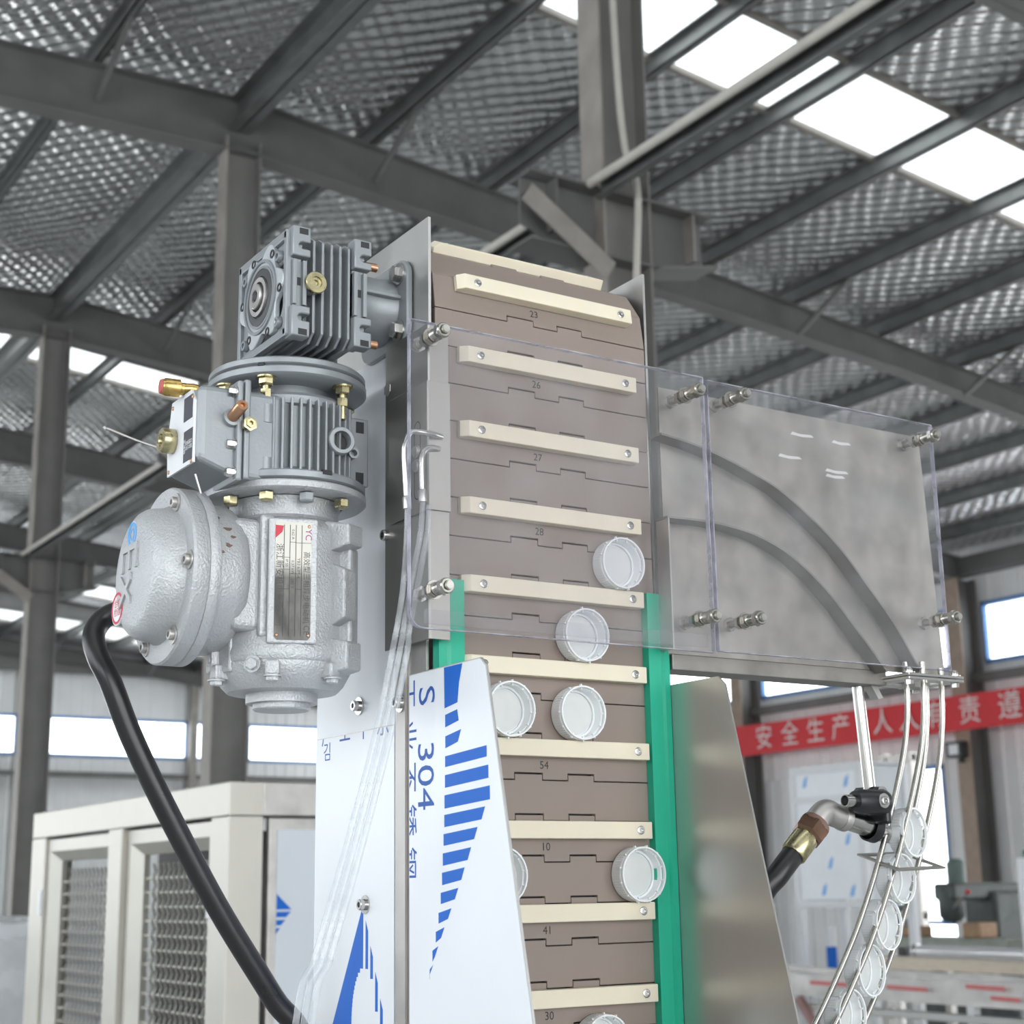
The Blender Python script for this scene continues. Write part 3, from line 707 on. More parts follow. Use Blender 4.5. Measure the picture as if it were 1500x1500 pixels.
# frame round the side face
g = G()
for a, b, c, d in ((y0, y1, z1-.008, z1+.001), (y0, y1, z0-.001, z0+.007), (y1-.006, y1+.001, z0, z1), (y0-.001, y0+.006, z0, z1)):
    g.box(.571, .577, a, b, c, d)
obj('face_frame', g, cast_smooth, gb, 0, .001)
for yy in (y1-.016, y0+.02):
    for zz in (z1-.02, z0+.018): obj('boss', G().lathe([(.006, 0), (.005, .0045), (.0028, .0045), (.0026, .001), (0, .001)], (.5745, yy, zz), -X, 16), cast_smooth, gb)
# bearing cover: six-lobed outline, then rings down to the shaft
g = G(); n = 96; pl = []
for i in range(n):
    a = 2*math.pi*i/n; r = .0455+.0068*math.cos(6*a+.5); pl.append((-r*math.cos(a), r*math.sin(a)))
g.prism(pl, (.5755, gcy, gcz), -Y, Z, .0055)
bc = obj('bearing_cover', g, mat('light_machine_paint', (.56, .59, .61), .36, .3, .04, 40, .06, 300), gb, 40, .0009)
for i in range(6):
    a = math.pi*(i+.25)/3-.16
    obj('cover_hole', G().lathe([(.0044, 0), (.0044, .0010), (.0026, .0010), (.0022, -.002), (0, -.002)], (.5702, gcy+.0445*math.cos(a), gcz+.0445*math.sin(a)), -X, 14), dark_inner, bc)
g = G(); g.ring((.5702, gcy, gcz), -X, .0345, .0375, .0022, 48); g.ring((.5702, gcy, gcz), -X, .029, .0315, .0012, 48); obj('cover_rings', g, cast_smooth, bc)
obj('oil_seal', G().lathe([(.0285, 0), (.0285, .001), (.027, .0018), (.021, .0018), (.0205, .0004), (0, .0004)], (.5702, gcy, gcz), -X, 40), mat('dark_seal', (.06, .06, .065), .5), gb)
obj('seal_ring', G().ring((.570, gcy, gcz), -X, .0150, .0195, .0035, 40), steel_dull, gb)
g = G(); g.lathe([(.0125, 0), (.0125, .0055), (.0115, .0065), (.0065, .0065), (.006, .004), (0, .004)], (.570, gcy, gcz), -X, 30); obj('output_shaft', g, steel, gb)
obj('shaft_bore', G().cyl((.5648, gcy, gcz), (.5635, gcy, gcz), .0048), dark_inner, gb)
pg = obj('oil_plug', G().lathe([(.0088, 0), (.0108, .001), (.0108, .0045), (.0102, .0052), (.0058, .0052), (.0055, .0032), (.003, .0032), (.0028, .001), (0, .001)], (.5985, y0-.005, 2.1615), -Y, 28), zinc, gb)
obj('plug_boss', G().cyl((.5985, y0+.004, 2.1615), (.5985, y0-.005, 2.1615), .0095), cast_smooth, gb)
for z in (2.2, 2.126): obj('stud', G().cyl((.650, y0+.002, z-.012 if z < 2.15 else z-.006), (.668, y0+.002, z-.012 if z < 2.15 else z-.006), .0042), copper, gb)
# output housing and its flange on the end plate
oz = 2.172
g = G(); g.lathe([(.037, 0), (.0345, .006), (.0335, .040), (.036, .052), (.047, .0565), (.047, .0568)], (.653, 1.337, oz), X, 40); oh = obj('output_housing', g, cast_smooth, gb)
for a in (.0, math.pi): obj('housing_rib', G().box(.655, .705, 1.337-.04 if a == 0 else 1.337+.03, 1.337-.03 if a == 0 else 1.337+.04, oz+.003, oz+.007), cast_smooth, oh, 0, .001)
g = G(); n = 40; hw, hh, rr = .050, .046, .02; pl = []
for cx, cy, a0 in ((hw-rr, hh-rr, 0), (-hw+rr, hh-rr, 90), (-hw+rr, -hh+rr, 180), (hw-rr, -hh+rr, 270)):
    for k in range(7): a = R(a0+15*k); pl.append((cx+rr*math.cos(a), cy+rr*math.sin(a)))
g.prism(pl, (.7045, 1.335, oz), Y, Z, .0072); of = obj('output_flange', g, cast_smooth, gb, 40, .0018)
for dy, dz in ((-.034, .030), (.034, .030), (-.034, -.030)): hex_bolt((.7045, 1.335+dy, oz+dz), (-1, 0, 0), .0085, .0085, of)

# speed variator
sv = thing('speed_variator', (AX, AY, 1.966), 'silver-grey speed variator with vertical fins between two round flanges, below the gearbox', 'gear unit')
def disc(z, h, r, ex=0): return G().lathe([(r-.003, 0), (r, .0025), (r, h-.0015), (r-.0015, h)], (AX, AY, z), Z, 72)
obj('flange', disc(2.0885, .0085, .0775), cast_smooth, sv); obj('flange', disc(2.0785, .0095, .0785), cast_smooth, sv)
obj('flange', disc(1.9765, .0095, .078), cast_smooth, sv); obj('flange', disc(1.9665, .0095, .079), cast, sv)
for a in (-.75, 2.2): obj('rim_notch', G().bar(polar(.0735, a, 2.0885), polar(.0788, a, 2.0885), .006, .003), dark_inner, sv, 0)
obj('rim_notch', G().bar(polar(.0735, .10, 1.985), polar(.0786, .10, 1.985), .010, .0045), dark_inner, sv, 0)
obj('neck', G().lathe([(.044, 0), (.044, .030)], (AX, AY, 2.052), Z, 40), cast_smooth, sv)
obj('body', G().lathe([(.0665, 0), (.0665, .004), (.0605, .008), (.0605, .068), (.064, .070), (.064, .078), (.060, .082)], (AX, AY, 1.9845), Z, 64), cast_smooth, sv)
for k in range(11):
    a = -.60+.125*k; g = G(); g.bar(polar(.056, a, 2.022), polar(.0705, a, 2.022), .0026, .073)
    obj('fin', g, cast_smooth, sv, 0, .0008)
for a in (-.72, .47, 1.7, -1.45): 
    b = hex_bolt(polar(.0685, a, 2.0785), (0, 0, -1), .0075, .0085, sv, zinc); obj('lock_nut', G().hexa(polar(.0685, a, 2.066), polar(.0685, a, 2.058), .0055), zinc, sv, 20)
    obj('bolt_shank', G().cyl(polar(.0685, a, 2.0785), polar(.0685, a, 2.045), .0036), zinc, sv)
obj('lug', G().cyl(polar(.0680, -.72, 2.050), polar(.0680, -.72, 2.032), .0075), cast_smooth, sv); obj('lug', G().cyl(polar(.0680, -.72, 1.9862), polar(.0680, -.72, 1.998), .0075), cast_smooth, sv)
# sight opening at the right
a = .38; c = polar(.071, a, 2.021); ax = V((-.05, -1, 0))
obj('sight_ring', G().lathe([(.013, -.012), (.0138, .004), (.0128, .0055), (.0094, .0055), (.009, -.006), (0, -.006)], c, ax, 36), cast_smooth, sv)
obj('sight_bore', G().cyl(c-ax*.004, c-ax*.0055, .0088), dark_inner, sv)
obj('plug_ring', G().lathe([(.0052, -.012), (.0055, .003), (.0034, .003), (.003, -.004), (0, -.004)], polar(.072, .68, 2.014), ax, 20), cast_smooth, sv)
# block behind the fins on the right
g = G(); g.box(.660, .690, AY-.038, AY+.03, 1.987, 2.057); bk = obj('rear_block', g, cast_smooth, sv, 0, .002)
for z in (2.047, 1.995): obj('recess', G().box(.6755, .684, AY-.0385, AY-.037, z-.0055, z+.006), dark_inner, bk, 0)
# control box that points towards -X
cb0, cb1 = 1.318, 1.398
g = G(); g.prism([(.505, 1.988), (.545, 1.974), (.60, 1.974), (.60, 2.062), (.505, 2.060)], (0, cb1, 0), X, Z, cb1-cb0)
cbx = obj('control_box', g, cast_smooth, sv, 0, .006, None, 3)
obj('box_flange', G().box(.5395, .5455, cb0-.007, cb1+.007, 1.970, 2.067), cast_smooth, sv, 0, .002)
obj('box_flange', G().box(.5465, .553, cb0-.007, cb1+.007, 1.972, 2.069), cast_smooth, sv, 0, .002)
obj('bridge', G().box(.552, .60, cb0+.004, cb1-.004, 1.980, 2.062), cast_smooth, sv, 0, .004)
for z in (2.056, 2.005, 1.978): hex_bolt((.5395, cb0-.001, z), (-1, 0, 0), .0045, .008, sv, steel_bright)
g = G(); g.prism([(-1.326, 1.986), (-1.392, 1.986), (-1.395, 2.02), (-1.385, 2.058), (-1.335, 2.058), (-1.326, 2.046)], (.505, 0, 0), -Y, Z, .0022); lp = obj('label_plate', g, sticker_white, sv, 0)
g = G(); g.box(.5024, .5029, 1.328, 1.350, 1.99, 2.02); g.box(.5024, .5029, 1.330, 1.352, 2.03, 2.053); obj('label_frame', g, mat('label_dark', (.05, .05, .07), .5), lp, 0)
for i in range(5):
    g = text(G(), ('变速器', '型号', '速比', '编号', '日期')[i], (.5021, 1.347-.0042*i, 2.005), -Z, -Y, .0048); obj('lettering', g, sticker_white, lp, 0)
for yy, zz in ((1.33, 1.988), (1.33, 2.050), (1.388, 1.99), (1.382, 2.052)): obj('rivet', G().lathe([(.0022, 0), (.0016, .001), (0, .0014)], (.5028, yy, zz), -X, 12), copper, lp)
obj('adjusting_plug', G().lathe([(.0118, 0), (.0122, .002), (.0122, .011), (.0112, .0125), (.0062, .0125), (.005, .008), (0, .008)], (.5025, 1.378, 2.018), -X, 28), zinc, sv)
el_ = G(); el_.tube(spline([(.520, 1.352, 2.056), (.518, 1.352, 2.061), (.512, 1.353, 2.0645), (.503, 1.356, 2.0645)], 5), .0058, 12); obj('elbow', el_, brass, sv)
g = G(); g.lathe([(.0062, 0), (.0062, .006), (.0088, .007), (.0088, .021), (.0075, .0225), (.0075, .0235)], (.506, 1.356, 2.0645), (-1, .12, 0), 12); obj('breather', g, brass, sv)
obj('breather_tip', G().lathe([(.0074, 0), (.0066, .002), (.004, .002), (0, .002)], (.4825, 1.3588, 2.0645), (-1, .12, 0), 16), mat('red_plastic', (.5, .12, .1), .5), sv)
g = G(); g.lathe([(.0085, 0), (.0085, .006), (.0070, .0065)], (.536, 1.319, 2.030), (-.05, -1, .12), 24); obj('knob_boss', g, cast_smooth, sv)
g = G(); g.lathe([(.0056, 0), (.0056, .024), (.005, .025), (.0024, .025), (.002, .022), (0, .022)], (.5355, 1.314, 2.0305), (-.0, -1, .22), 20); obj('copper_handle', g, copper, sv)
g = G(); g.lathe([(.0072, 0), (.0072, .006), (.0048, .0062), (.0046, .008), (.0024, .008), (.002, .005), (0, .005)], (.5495, 1.309, 2.0235), (-.05, -1, 0), 6); obj('stop_nut', g, zinc, sv, 20)
obj('drain_opening', G().lathe([(.013, 0), (.013, .001), (.0098, .001), (.009, -.004), (0, -.004)], (.527, 1.335, 1.9835), (-.33, 0, -1), 28), dark_inner, sv)
w1 = G(); w1.tube(spline([(.500, 1.40, 2.016), (.478, 1.41, 2.024), (.455, 1.42, 2.034), (.450, 1.421, 2.0355)], 5), .0011, 6); w1.tube([(.4505, 1.4213, 2.0345), (.4485, 1.4213, 2.0365)], .002, 6); obj('lock_wire', w1, steel_dull, sv)
w2 = G(); w2.tube([(.513, 1.345, 1.980), (.5225, 1.345, 1.952)], .0012, 6); obj('lock_wire', w2, steel_dull, sv)

# electric motor
em = thing('electric_motor', (AX, AY, 1.768), 'silver cast electric motor hanging under the variator, with round junction box and nameplate', 'motor')
obj('neck', G().lathe([(.0555, 0), (.052, .004), (.052, .013), (.0545, .0215), (.056, .0215)], (AX, AY, 1.9445), Z, 56), cast, em)
obj('body', G().lathe([(.0625, 0), (.066, .004), (.0665, .012), (.0650, .016), (.0645, .125), (.0615, .133), (.0555, .138), (.053, .141)], (AX, AY, 1.8055), Z, 72), cast, em)
obj('end_bell', G().lathe([(.034, 0), (.034, .009), (.052, .010), (.058, .016), (.0655, .030), (.0655, .034)], (AX, AY, 1.7735), Z, 64), cast, em)
obj('bearing_cap', G().lathe([(.026, 0), (.0275, .0015), (.0275, .0075)], (AX, AY, 1.7672), Z, 40), cast, em)
NA = -.245           # the nameplate faces a little left of -Y
def frame_a(a): return V((math.sin(a), -math.cos(a), 0)), V((math.cos(a), math.sin(a), 0))
def padbox(name, a, r0, r1, w, za, zb, m, par, bev=.0015, slant=0., top=True):
    n, t = frame_a(a); c = V((AX, AY, 0)); g = G()
    vs = []
    for r, da, db in ((r0, 0, 0), (r1, slant, slant)):
        for sx, zz in ((-1, za+da), (1, za+da), (1, zb-db), (-1, zb-db)): vs.append(c+n*r+t*(sx*w/2)+Z*zz)
    g.add(vs, [(0,1,2,3), (7,6,5,4), (0,4,5,1), (1,5,6,2), (2,6,7,3), (3,7,4,0)])
    return obj(name, g, m, par, 0, bev)
pad = padbox('nameplate_pad', NA-.055, .055, .0672, .046, 1.822, 1.940, cast, em)
n_, t_ = frame_a(NA-.055); c_ = V((AX, AY, 0)); W2, H2 = .0168, .0555; zc_ = 1.8805
g = G(); pr = [(-W2, -H2+.003), (-W2+.003, -H2), (W2-.003, -H2), (W2, -H2+.003), (W2, H2), (-W2, H2)]
g.prism(pr, c_+n_*.0672+Z*zc_, t_, Z, .0007); npl = obj('nameplate', g, nameplate_m, em, 0)
b_ = c_+n_*.0680+Z*zc_
g = G()
def rect(x0, x1, za, zb): g.prism([(x0, za), (x1, za), (x1, zb), (x0, zb)], b_, t_, Z, .0001)
for x in (-.0087, -.0032, .0023, .0078): rect(x-.0003, x+.0003, -.052 if x > -.008 else -.052, .053)
for x0, x1, z in ((.0023, .0165, .036), (-.0087, -.0032, .022), (-.0087, -.0032, .0105), (-.0032, .0023, .0365), (-.0032, .0078, .0065), (-.0087, -.0032, -.008), (.0023, .0078, -.008)): rect(x0, x1, z-.0002, z+.0002)
nm_ink = mat('nameplate_ink', (.03, .03, .03), .5); obj('table_lines', g, nm_ink, npl, 0)
for s_, x, z, sz in (('高效型三相异步电动机', .0122, -.006, .0068), ('浙江新安机电有限公司', -.0130, -.004, .0078), ('YB3 63M-4', .0050, .012, .0042), ('0.37 kW    380 V', -.0005, .006, .0038), ('0.62 A', -.0005, .044, .0036), ('IP 55', -.006, .0165, .0036), ('YC', .0138, .044, .0085), ('CE', .0128, -.046, .0075)):
    g = text(G(), s_, b_+t_*x+Z*z, -Z, t_, sz); obj('lettering', g, nm_ink if s_ != 'YC' else mat('violet_ink', (.28, .03, .20), .5), npl, 0)
g = G(); g.prism([(-.0168, .040), (-.0105, .046), (-.0092, .052), (-.0168, .0525)], b_, t_, Z, .0001); obj('red_flash', g, red_ink, npl, 0)
for x, z in ((-.0145, -.051), (.0145, -.051), (.0145, .052)): obj('rivet', G().lathe([(.0016, 0), (.0011, .0008), (0, .0011)], b_+t_*x+Z*z, n_, 10), copper, npl)
# feet pads and ribs on the right, a rib on the left
for za, zb, r1, w in ((1.912, 1.944, .084, .024), (1.794, 1.832, .083, .024)): padbox('foot_pad', .50, .055, r1, w, za, zb, cast, em, .002, .006)
padbox('foot_rib', .49, .055, .079, .020, 1.838, 1.906, cast, em, .002, .011)
padbox('foot_web', .66, .05, .076, .018, 1.800, 1.930, cast, em, .003, .012)
padbox('side_rib', -1.62, .052, .0735, .016, 1.797, 1.870, cast, em, .002, .003)
padbox('side_rib', -1.36, .052, .0665, .018, 1.797, 1.870, cast, em, .002, .002)
for a in (-.55, -1.5, .32): padbox('end_lug', a, .05, .073, .013, 1.7925, 1.8065, cast, em, .002); hex_bolt(polar(.0685, a, 1.7925), (0, 0, -1), .0062, .0055, em, cast)
hex_bolt(polar(.068, -.83, 1.8035), frame_a(-.83)[0], .006, .005, em, cast)
for a, m in ((-.69, zinc), (-.12, cast_smooth), (.51, zinc), (-1.3, zinc)): hex_bolt(polar(.0665, a, 1.9665), (0, 0, -1), .0072, .0095, em, m, 'flange_bolt', False)
# junction box: axis along -X
jy, jz = 1.383, 1.8885; jo = lambda x: (x, jy, jz)
obj('box_neck', G().box(.545, .576, jy-.056, jy+.05, jz-.054, jz+.052), cast, em, 0, .008, None, 3)
obj('box_saddle', G().box(.571, .585, jy-.060, jy+.045, jz-.060, jz+.056), cast, em, 0, .003)
jb = obj('junction_box', G().lathe([(.052, 0), (.064, .004), (.0700, .011), (.0718, .020), (.0725, .041)], jo(.5635), -X, 72), cast, em)
obj('box_rim', G().lathe([(.0825, 0), (.0832, .001), (.0832, .0095), (.0825, .0105)], jo(.524), -X, 80), cast, jb)
obj('lid_rim', G().lathe([(.0825, 0), (.0832, .001), (.0832, .0135), (.0815, .0155), (.060, .0155)], jo(.5132), -X, 80), cast, jb)
obj('lid_dome', G().lathe([(.0660, 0), (.0632, .003), (.0622, .012), (.0608, .0185), (.0575, .0235), (.0525, .0268), (.047, .028), (0, .0283)], jo(.4985), -X, 72), cast, jb)
fxj = .4706
g = G(); text(g, 'Ex', (fxj+.0008, jy+.012, jz+.002), -Z, -Y, .062, 0, .003); obj('embossed_letters', g, cast, jb, 20, .0006)
g = G(); g.ring((fxj-.0002, 1.390, 1.9265), -X, .0085, .0118, .0003, 28); g.ring((fxj-.0002, 1.390, 1.9265), -X, .004, .006, .0003, 20); obj('blue_sticker', g, sticker_blue, jb)
obj('sticker_ground', G().cyl((fxj+.0006, 1.390, 1.9265), (fxj-.0001, 1.390, 1.9265), .0125), sticker_white, jb)
obj('sticker_ground', G().cyl((fxj+.0015, 1.424, 1.862), (fxj-.0001, 1.424, 1.862), .0165), sticker_white, jb)
g = G(); g.ring((fxj-.0002, 1.424, 1.862), -X, .0128, .0152, .0003, 32); text(g, '合格\n检验', (fxj-.0004, 1.424, 1.862), -Y, Z, .0085); obj('red_sticker', g, red_ink, jb, 0)
for k in range(6):
    a = R(60*k+62); cap_screw((.4975, jy-.0715*math.cos(a), jz+.0715*math.sin(a)), -X, .0052, .0055, jb, steel_dull)
for k, (a, x, s_) in enumerate(((2.1, .537, 1.), (1.98, .5405, .6), (1.85, .535, .8), (1.75, .529, .5), (2.3, .530, .5))):
    # bare patches where the paint has chipped off the cylinder
    p = V((x, jy-.0722*math.sin(a), jz-.0722*math.cos(a))); nn = V((0, -math.sin(a), -math.cos(a))); tt = X; bb = nn.cross(tt)
    pts = [(.0035*s_*math.cos(q)*(1+.5*math.sin(3*q+k)), .0022*s_*math.sin(q)*(1+.4*math.cos(2*q+k))) for q in [i*.7 for i in range(9)]]
    g = G(); g.prism(pts, p-nn*.0004, tt, bb, .0011 if tt.cross(bb).dot(nn) > 0 else -.0011); obj('paint_chip', g, copper_red, jb, 0)
# cable gland and cable
gl = G(); gl.lathe([(.0115, 0), (.0125, .012), (.0125, .016), (.0108, .018), (.0108, .034)], (.5065, jy+.068, 1.878), (-.5, 1, -.25), 8); obj('cable_gland', gl, zinc, em, 20)
cb = tag(obj('motor_cable', G().tube(spline([(.492, 1.474, 1.870), (.476, 1.482, 1.861), (.466, 1.478, 1.843), (.468, 1.465, 1.820), (.4775, 1.455, 1.796), (.498, 1.452, 1.747), (.533, 1.45, 1.681), (.590, 1.45, 1.586), (.648, 1.45, 1.502), (.682, 1.452, 1.45), (.692, 1.50, 1.30), (.69, 1.52, 1.0), (.69, 1.54, .4), (.69, 1.56, 0.01)], 8), .0108, 18), black_rub),
         'thick black cable looping from the junction box down across the picture', 'cable')

# ------------------------------------------------------------------ angle bracket, air nozzles and hoses on the left of the belt
ab = thing('angle_bracket', (.711, 1.28, 1.82), 'vertical stainless angle bracket left of the belt, carrying a slotted sensor plate', 'bracket')
bxo = .7005; brk = mat('bracket_stainless', (.37, .355, .33), .36, .95, .12, 9, .05, 90, (1, 1, .06))
g = G(); g.prism([(bxo, 1.322), (bxo, 1.2365), (bxo+.0012, 1.2350), (.7225, 1.2350), (.7225, 1.237), (bxo+.002, 1.237), (bxo+.002, 1.322)], (0, 0, 1.823), X, Y, .306)
obj('angle', g, brk, ab, 0, .0004)
spx = bxo-.0026
g = G(); g.prism([(spx, 1.309), (spx, 1.2335), (spx+.0012, 1.2322), (.7225, 1.2322), (.7225, 1.2345), (spx+.002, 1.2345), (spx+.002, 1.309)], (0, 0, 1.944), X, Y, .126)
plt = obj('sensor_plate', g, brk, ab, 0, .0004)
def slot_ring(zc, h):
    g = G(); w = .0062; pl = []
    for k in range(9): a = R(180*k/8); pl.append((w*math.cos(a), h/2-w+w*math.sin(a)))
    for k in range(9): a = R(180+180*k/8); pl.append((w*math.cos(a), -h/2+w+w*math.sin(a)))
    n = len(pl); o = V((spx-.0003, 1.252, zc)); vs = []
    for sc in (1., .82):
        vs += [o-Y*p*sc+Z*(q*1. if sc == 1. else q*(1-.0022/h)) for p, q in pl]
    return g.add(vs, [(i, (i+1) % n, n+(i+1) % n, n+i) for i in range(n)])
for zc in (2.016, 1.975): obj('slot', slot_ring(zc, .036), dark_inner, plt, 0)
for zc in (2.004, 1.990): obj('slot_nut', G().lathe([(.0062, 0), (.0062, .002), (.0048, .0022), (.0048, .004), (0, .004)], (spx, 1.252, zc), -X, 20), steel, plt)
for (i, pts, lab) in ((0, [(.7125, 1.2325, 2.0157), (.6985, 1.2270, 2.0150), (.6825, 1.2267, 2.0153), (.6760, 1.2267, 2.0130), (.6717, 1.2267, 2.0052), (.6697, 1.2267, 1.995), (.6709, 1.2267, 1.9691), (.6731, 1.2267, 1.9402)], 'longer bent steel air nozzle beside the sensor plate, reaching the edge of the clear cover'),
                      (1, [(.7095, 1.2325, 2.0035), (.6985, 1.2290, 2.0022), (.6911, 1.2275, 1.9979), (.6885, 1.2270, 1.9905), (.6885, 1.2270, 1.971), (.6895, 1.2272, 1.9487)], 'shorter bent steel air nozzle beside the longer one, behind the clear cover')):
    nz = thing('air_nozzle', pts[-1], lab, 'nozzle')
    obj('tube', G().tube(spline(pts, 6), .0030, 12), steel_bright, nz)
    a, b = V(pts[-1]), V(pts[-2]); d = (b-a).normalized()
    obj('fitting', G().lathe([(.0042, 0), (.0042, .010), (.0032, .012)], a, d, 12), steel, nz)
low = lambda dx, dy: [(.652+dx, 1.215+dy, 1.808), (.633+dx, 1.212+dy, 1.729), (.602+dx, 1.21+dy, 1.625), (.578+dx, 1.21+dy, 1.549), (.563+dx, 1.215+dy, 1.49), (.555+dx, 1.25+dy, 1.2), (.56+dx, 1.28+dy, .5), (.56+dx, 1.28+dy, .006)]
for pts, lab in (([(.6731, 1.2267, 1.940), (.6720, 1.227, 1.905), (.6660, 1.224, 1.858)]+low(0, 0), 'clear air hose hanging from the longer nozzle, outermost of three'),
                 ([(.6895, 1.2272, 1.9487), (.6865, 1.2275, 1.915), (.6760, 1.2275, 1.865), (.6660, 1.222, 1.826)]+low(.0058, -.003), 'clear air hose hanging from the shorter nozzle, crossing the side film'),
                 ([(.6965, 1.2285, 1.9470), (.6945, 1.2275, 1.920), (.6840, 1.2275, 1.870), (.6720, 1.223, 1.822)]+low(.0115, -.006), 'thin clear air hose running down beside the other two, nearest the plate printed 304')):
    h = obj('air_hose', G().tube(spline(pts, 8), .0027, 12), hose_clear); tag(h, lab, 'hose')

# ------------------------------------------------------------------ discharge chute right of the belt
ch = thing('discharge_chute', (1.18, 1.26, 1.81), 'flat grey steel cap chute right of the belt with a curved channel between two plates', 'chute')
cy0, cy1, sy = 1.243, 1.2455, 1.2222
fac = sy/1.243
def strip_curve(pts): return spline([(x*fac, 0, 1.6+(z-1.6)*fac) for x, z in pts], 6)
up_curve = strip_curve([(.985, 2.060), (1.02, 2.056), (1.06, 2.048), (1.11, 2.033), (1.155, 2.015), (1.223, 1.970), (1.266, 1.928), (1.309, 1.882), (1.345, 1.831)])
lo_curve = strip_curve([(.989, 1.971), (1.03, 1.972), (1.064, 1.971), (1.111, 1.964), (1.159, 1.946), (1.207, 1.913), (1.254, 1.867), (1.292, 1.828)])
chm = mat('hazed_chute_steel', (.40, .378, .345), .46, .8, .2, 22, .12, 120)
obj('back_plate', G().prism([(.983, 1.829), (1.384, 1.829), (1.3715, 2.112), (.983, 2.112)], (0, cy1, 0), X, Z, cy1-cy0), chm, ch, 0)
for nm, cv_ in (('upper_guide', up_curve), ('lower_guide', lo_curve)):
    g = G(); n = len(cv_); vs = []
    for i, p in enumerate(cv_):
        d = (cv_[min(i+1, n-1)]-cv_[max(i-1, 0)]).normalized(); q = V((-d.z, 0, d.x))*.0022
        vs += [V((p.x, sy, p.z)), V((p.x, cy0-.0001, p.z)), V((p.x+q.x, cy0-.0001, p.z+q.z)), V((p.x+q.x, sy, p.z+q.z))]
    fs = [(0, 3, 2, 1), (4*n-4, 4*n-3, 4*n-2, 4*n-1)]
    for i in range(n-1):
        for k in range(4): l = (k+1) % 4; fs.append((4*i+k, 4*i+l, 4*i+4+l, 4*i+4+k))
    g.add(vs, fs); obj(nm, g, mat('dark_guide_steel', (.30, .285, .265), .5, .8, .2, 30), ch, 30)
obj('guide_end', G().box(.9735, .9752, sy+.0005, cy0-.0001, 1.83, 1.965), steel_dull, ch, 0)
obj('base_strip', G().box(.9865, 1.288, 1.241, 1.275, 1.8125, 1.8285), MATS['dark_guide_steel'], ch, 0, .0008)
obj('throat_tongue', G().prism([(1.262, 1.829), (1.272, 1.829), (1.290, 1.800), (1.283, 1.798)], (0, 1.262, 0), X, Z, .012), steel, ch, 0)
obj('outlet_cheek', G().box(1.338, 1.376, 1.246, 1.272, 1.8145, 1.8285), steel_dull, ch, 0)

def cover(name, x0, x1, z0, z1, yc, lab, r=0.):
    root = thing(name, ((x0+x1)/2, yc, z0), lab, 'cover')
    th = .005; pl = [(x0, z1), (x1, z1), (x1, z0)]
    pl += [(x0+r-r*math.sin(R(15*k)), z0+r-r*math.cos(R(15*k))) for k in range(7)] if r else [(x0, z0)]
    g = G(); g.prism(pl, (0, yc+th, 0), X, Z, th); obj('sheet', g, acrylic, root, 0)
    n = len(pl)
    for i in range(n):
        pass
    e = G(); loop = pl+[pl[0]]
    for (ax, az), (bx, bz) in zip(loop[:-1], loop[1:]):
        d = V((bx-ax, 0, bz-az)); 
        if d.length < 1e-6: continue
        e.bar((ax, yc+th/2, az), (bx, yc+th/2, bz), .0009 if abs(d.x) < abs(d.z) else th+.0002, th+.0002 if abs(d.x) < abs(d.z) else .0009, (0, 1, 0) if abs(d.x) < abs(d.z) else (0, 0, 1))
    o = obj('polished_edge', e, acr_edge, root, 0)
    return root
CY = 1.2165
cv1 = cover('clear_cover', .6705, 1.0225, 1.829, 2.1215, CY, 'clear acrylic cover sheet in front of the upper belt, held by four spring bolts', .014)
cv2 = cover('clear_cover', 1.0285, 1.366, 1.831, 2.1195, CY, 'clear hazy acrylic cover sheet over the curved chute, held by four spring bolts')
obj('stiffening_fold', G().box(.690, 1.018, CY+.005, CY+.010, 1.8345, 1.8475), acrylic, cv1, 0)
def spring_bolt(x, z, yb, par):
    b = obj('spring_bolt', G().cyl((x, yb, z), (x, 1.1865, z), .0036, None, 14), thread, par)
    g = G()
    for k in range(int((yb-1.188)/.0012)): g.ring((x, yb-.0012*k-.0005, z), -Y, .0035, .0041, .0006, 12)
    q = obj('thread', g, thread, b, 0); q['kind'] = 'stuff'
    obj('base_nut', G().hexa((x, yb, z), (x, yb-.005, z), .0076), bolt_steel, b, 20)
    obj('back_nut', G().hexa((x, CY+.0105, z), (x, CY+.0055, z), .0072), bolt_steel, b, 20)
    obj('washer', G().cyl((x, CY-.0002, z), (x, CY-.0018, z), .0088, None, 22), bolt_steel, b)
    obj('front_nut', G().hexa((x, CY-.0020, z), (x, CY-.0058, z), .0074), bolt_steel, b, 20)
    n = 104; pts = [(x+.0054*math.cos(t*.40), CY-.006-.0122*t/n, z+.0054*math.sin(t*.40)) for t in range(n+1)]
    obj('spring', G().tube(pts, .00105, 6), bolt_steel, b)
    g = G(); g.hexa((x, 1.1985, z), (x, 1.1935, z), .0082); obj('lock_nut', g, bolt_steel, b, 25)
    g = G(); g.lathe([(.0073, 0), (.0073, .0018), (.0064, .0030), (.0046, .0030), (.004, .0018), (0, .0018)], (x, 1.1935, z), -Y, 22); obj('nut_collar', g, bolt_steel, b)
    return b
bolt_steel = mat('bolt_steel', (.52, .50, .46), .24, 1., .06, 60)
for x, z, yb in ((.6925, 2.1065, 1.2435), (.6945, 1.8645, 1.2435), (.9975, 2.0975, 1.243), (1.0045, 1.8615, 1.243)): spring_bolt(x, z, yb, cv1)
for x, z in ((1.0590, 2.1025), (1.0640, 1.8640), (1.3440, 2.0985), (1.3540, 1.8875)): spring_bolt(x, z, 1.243, cv2)
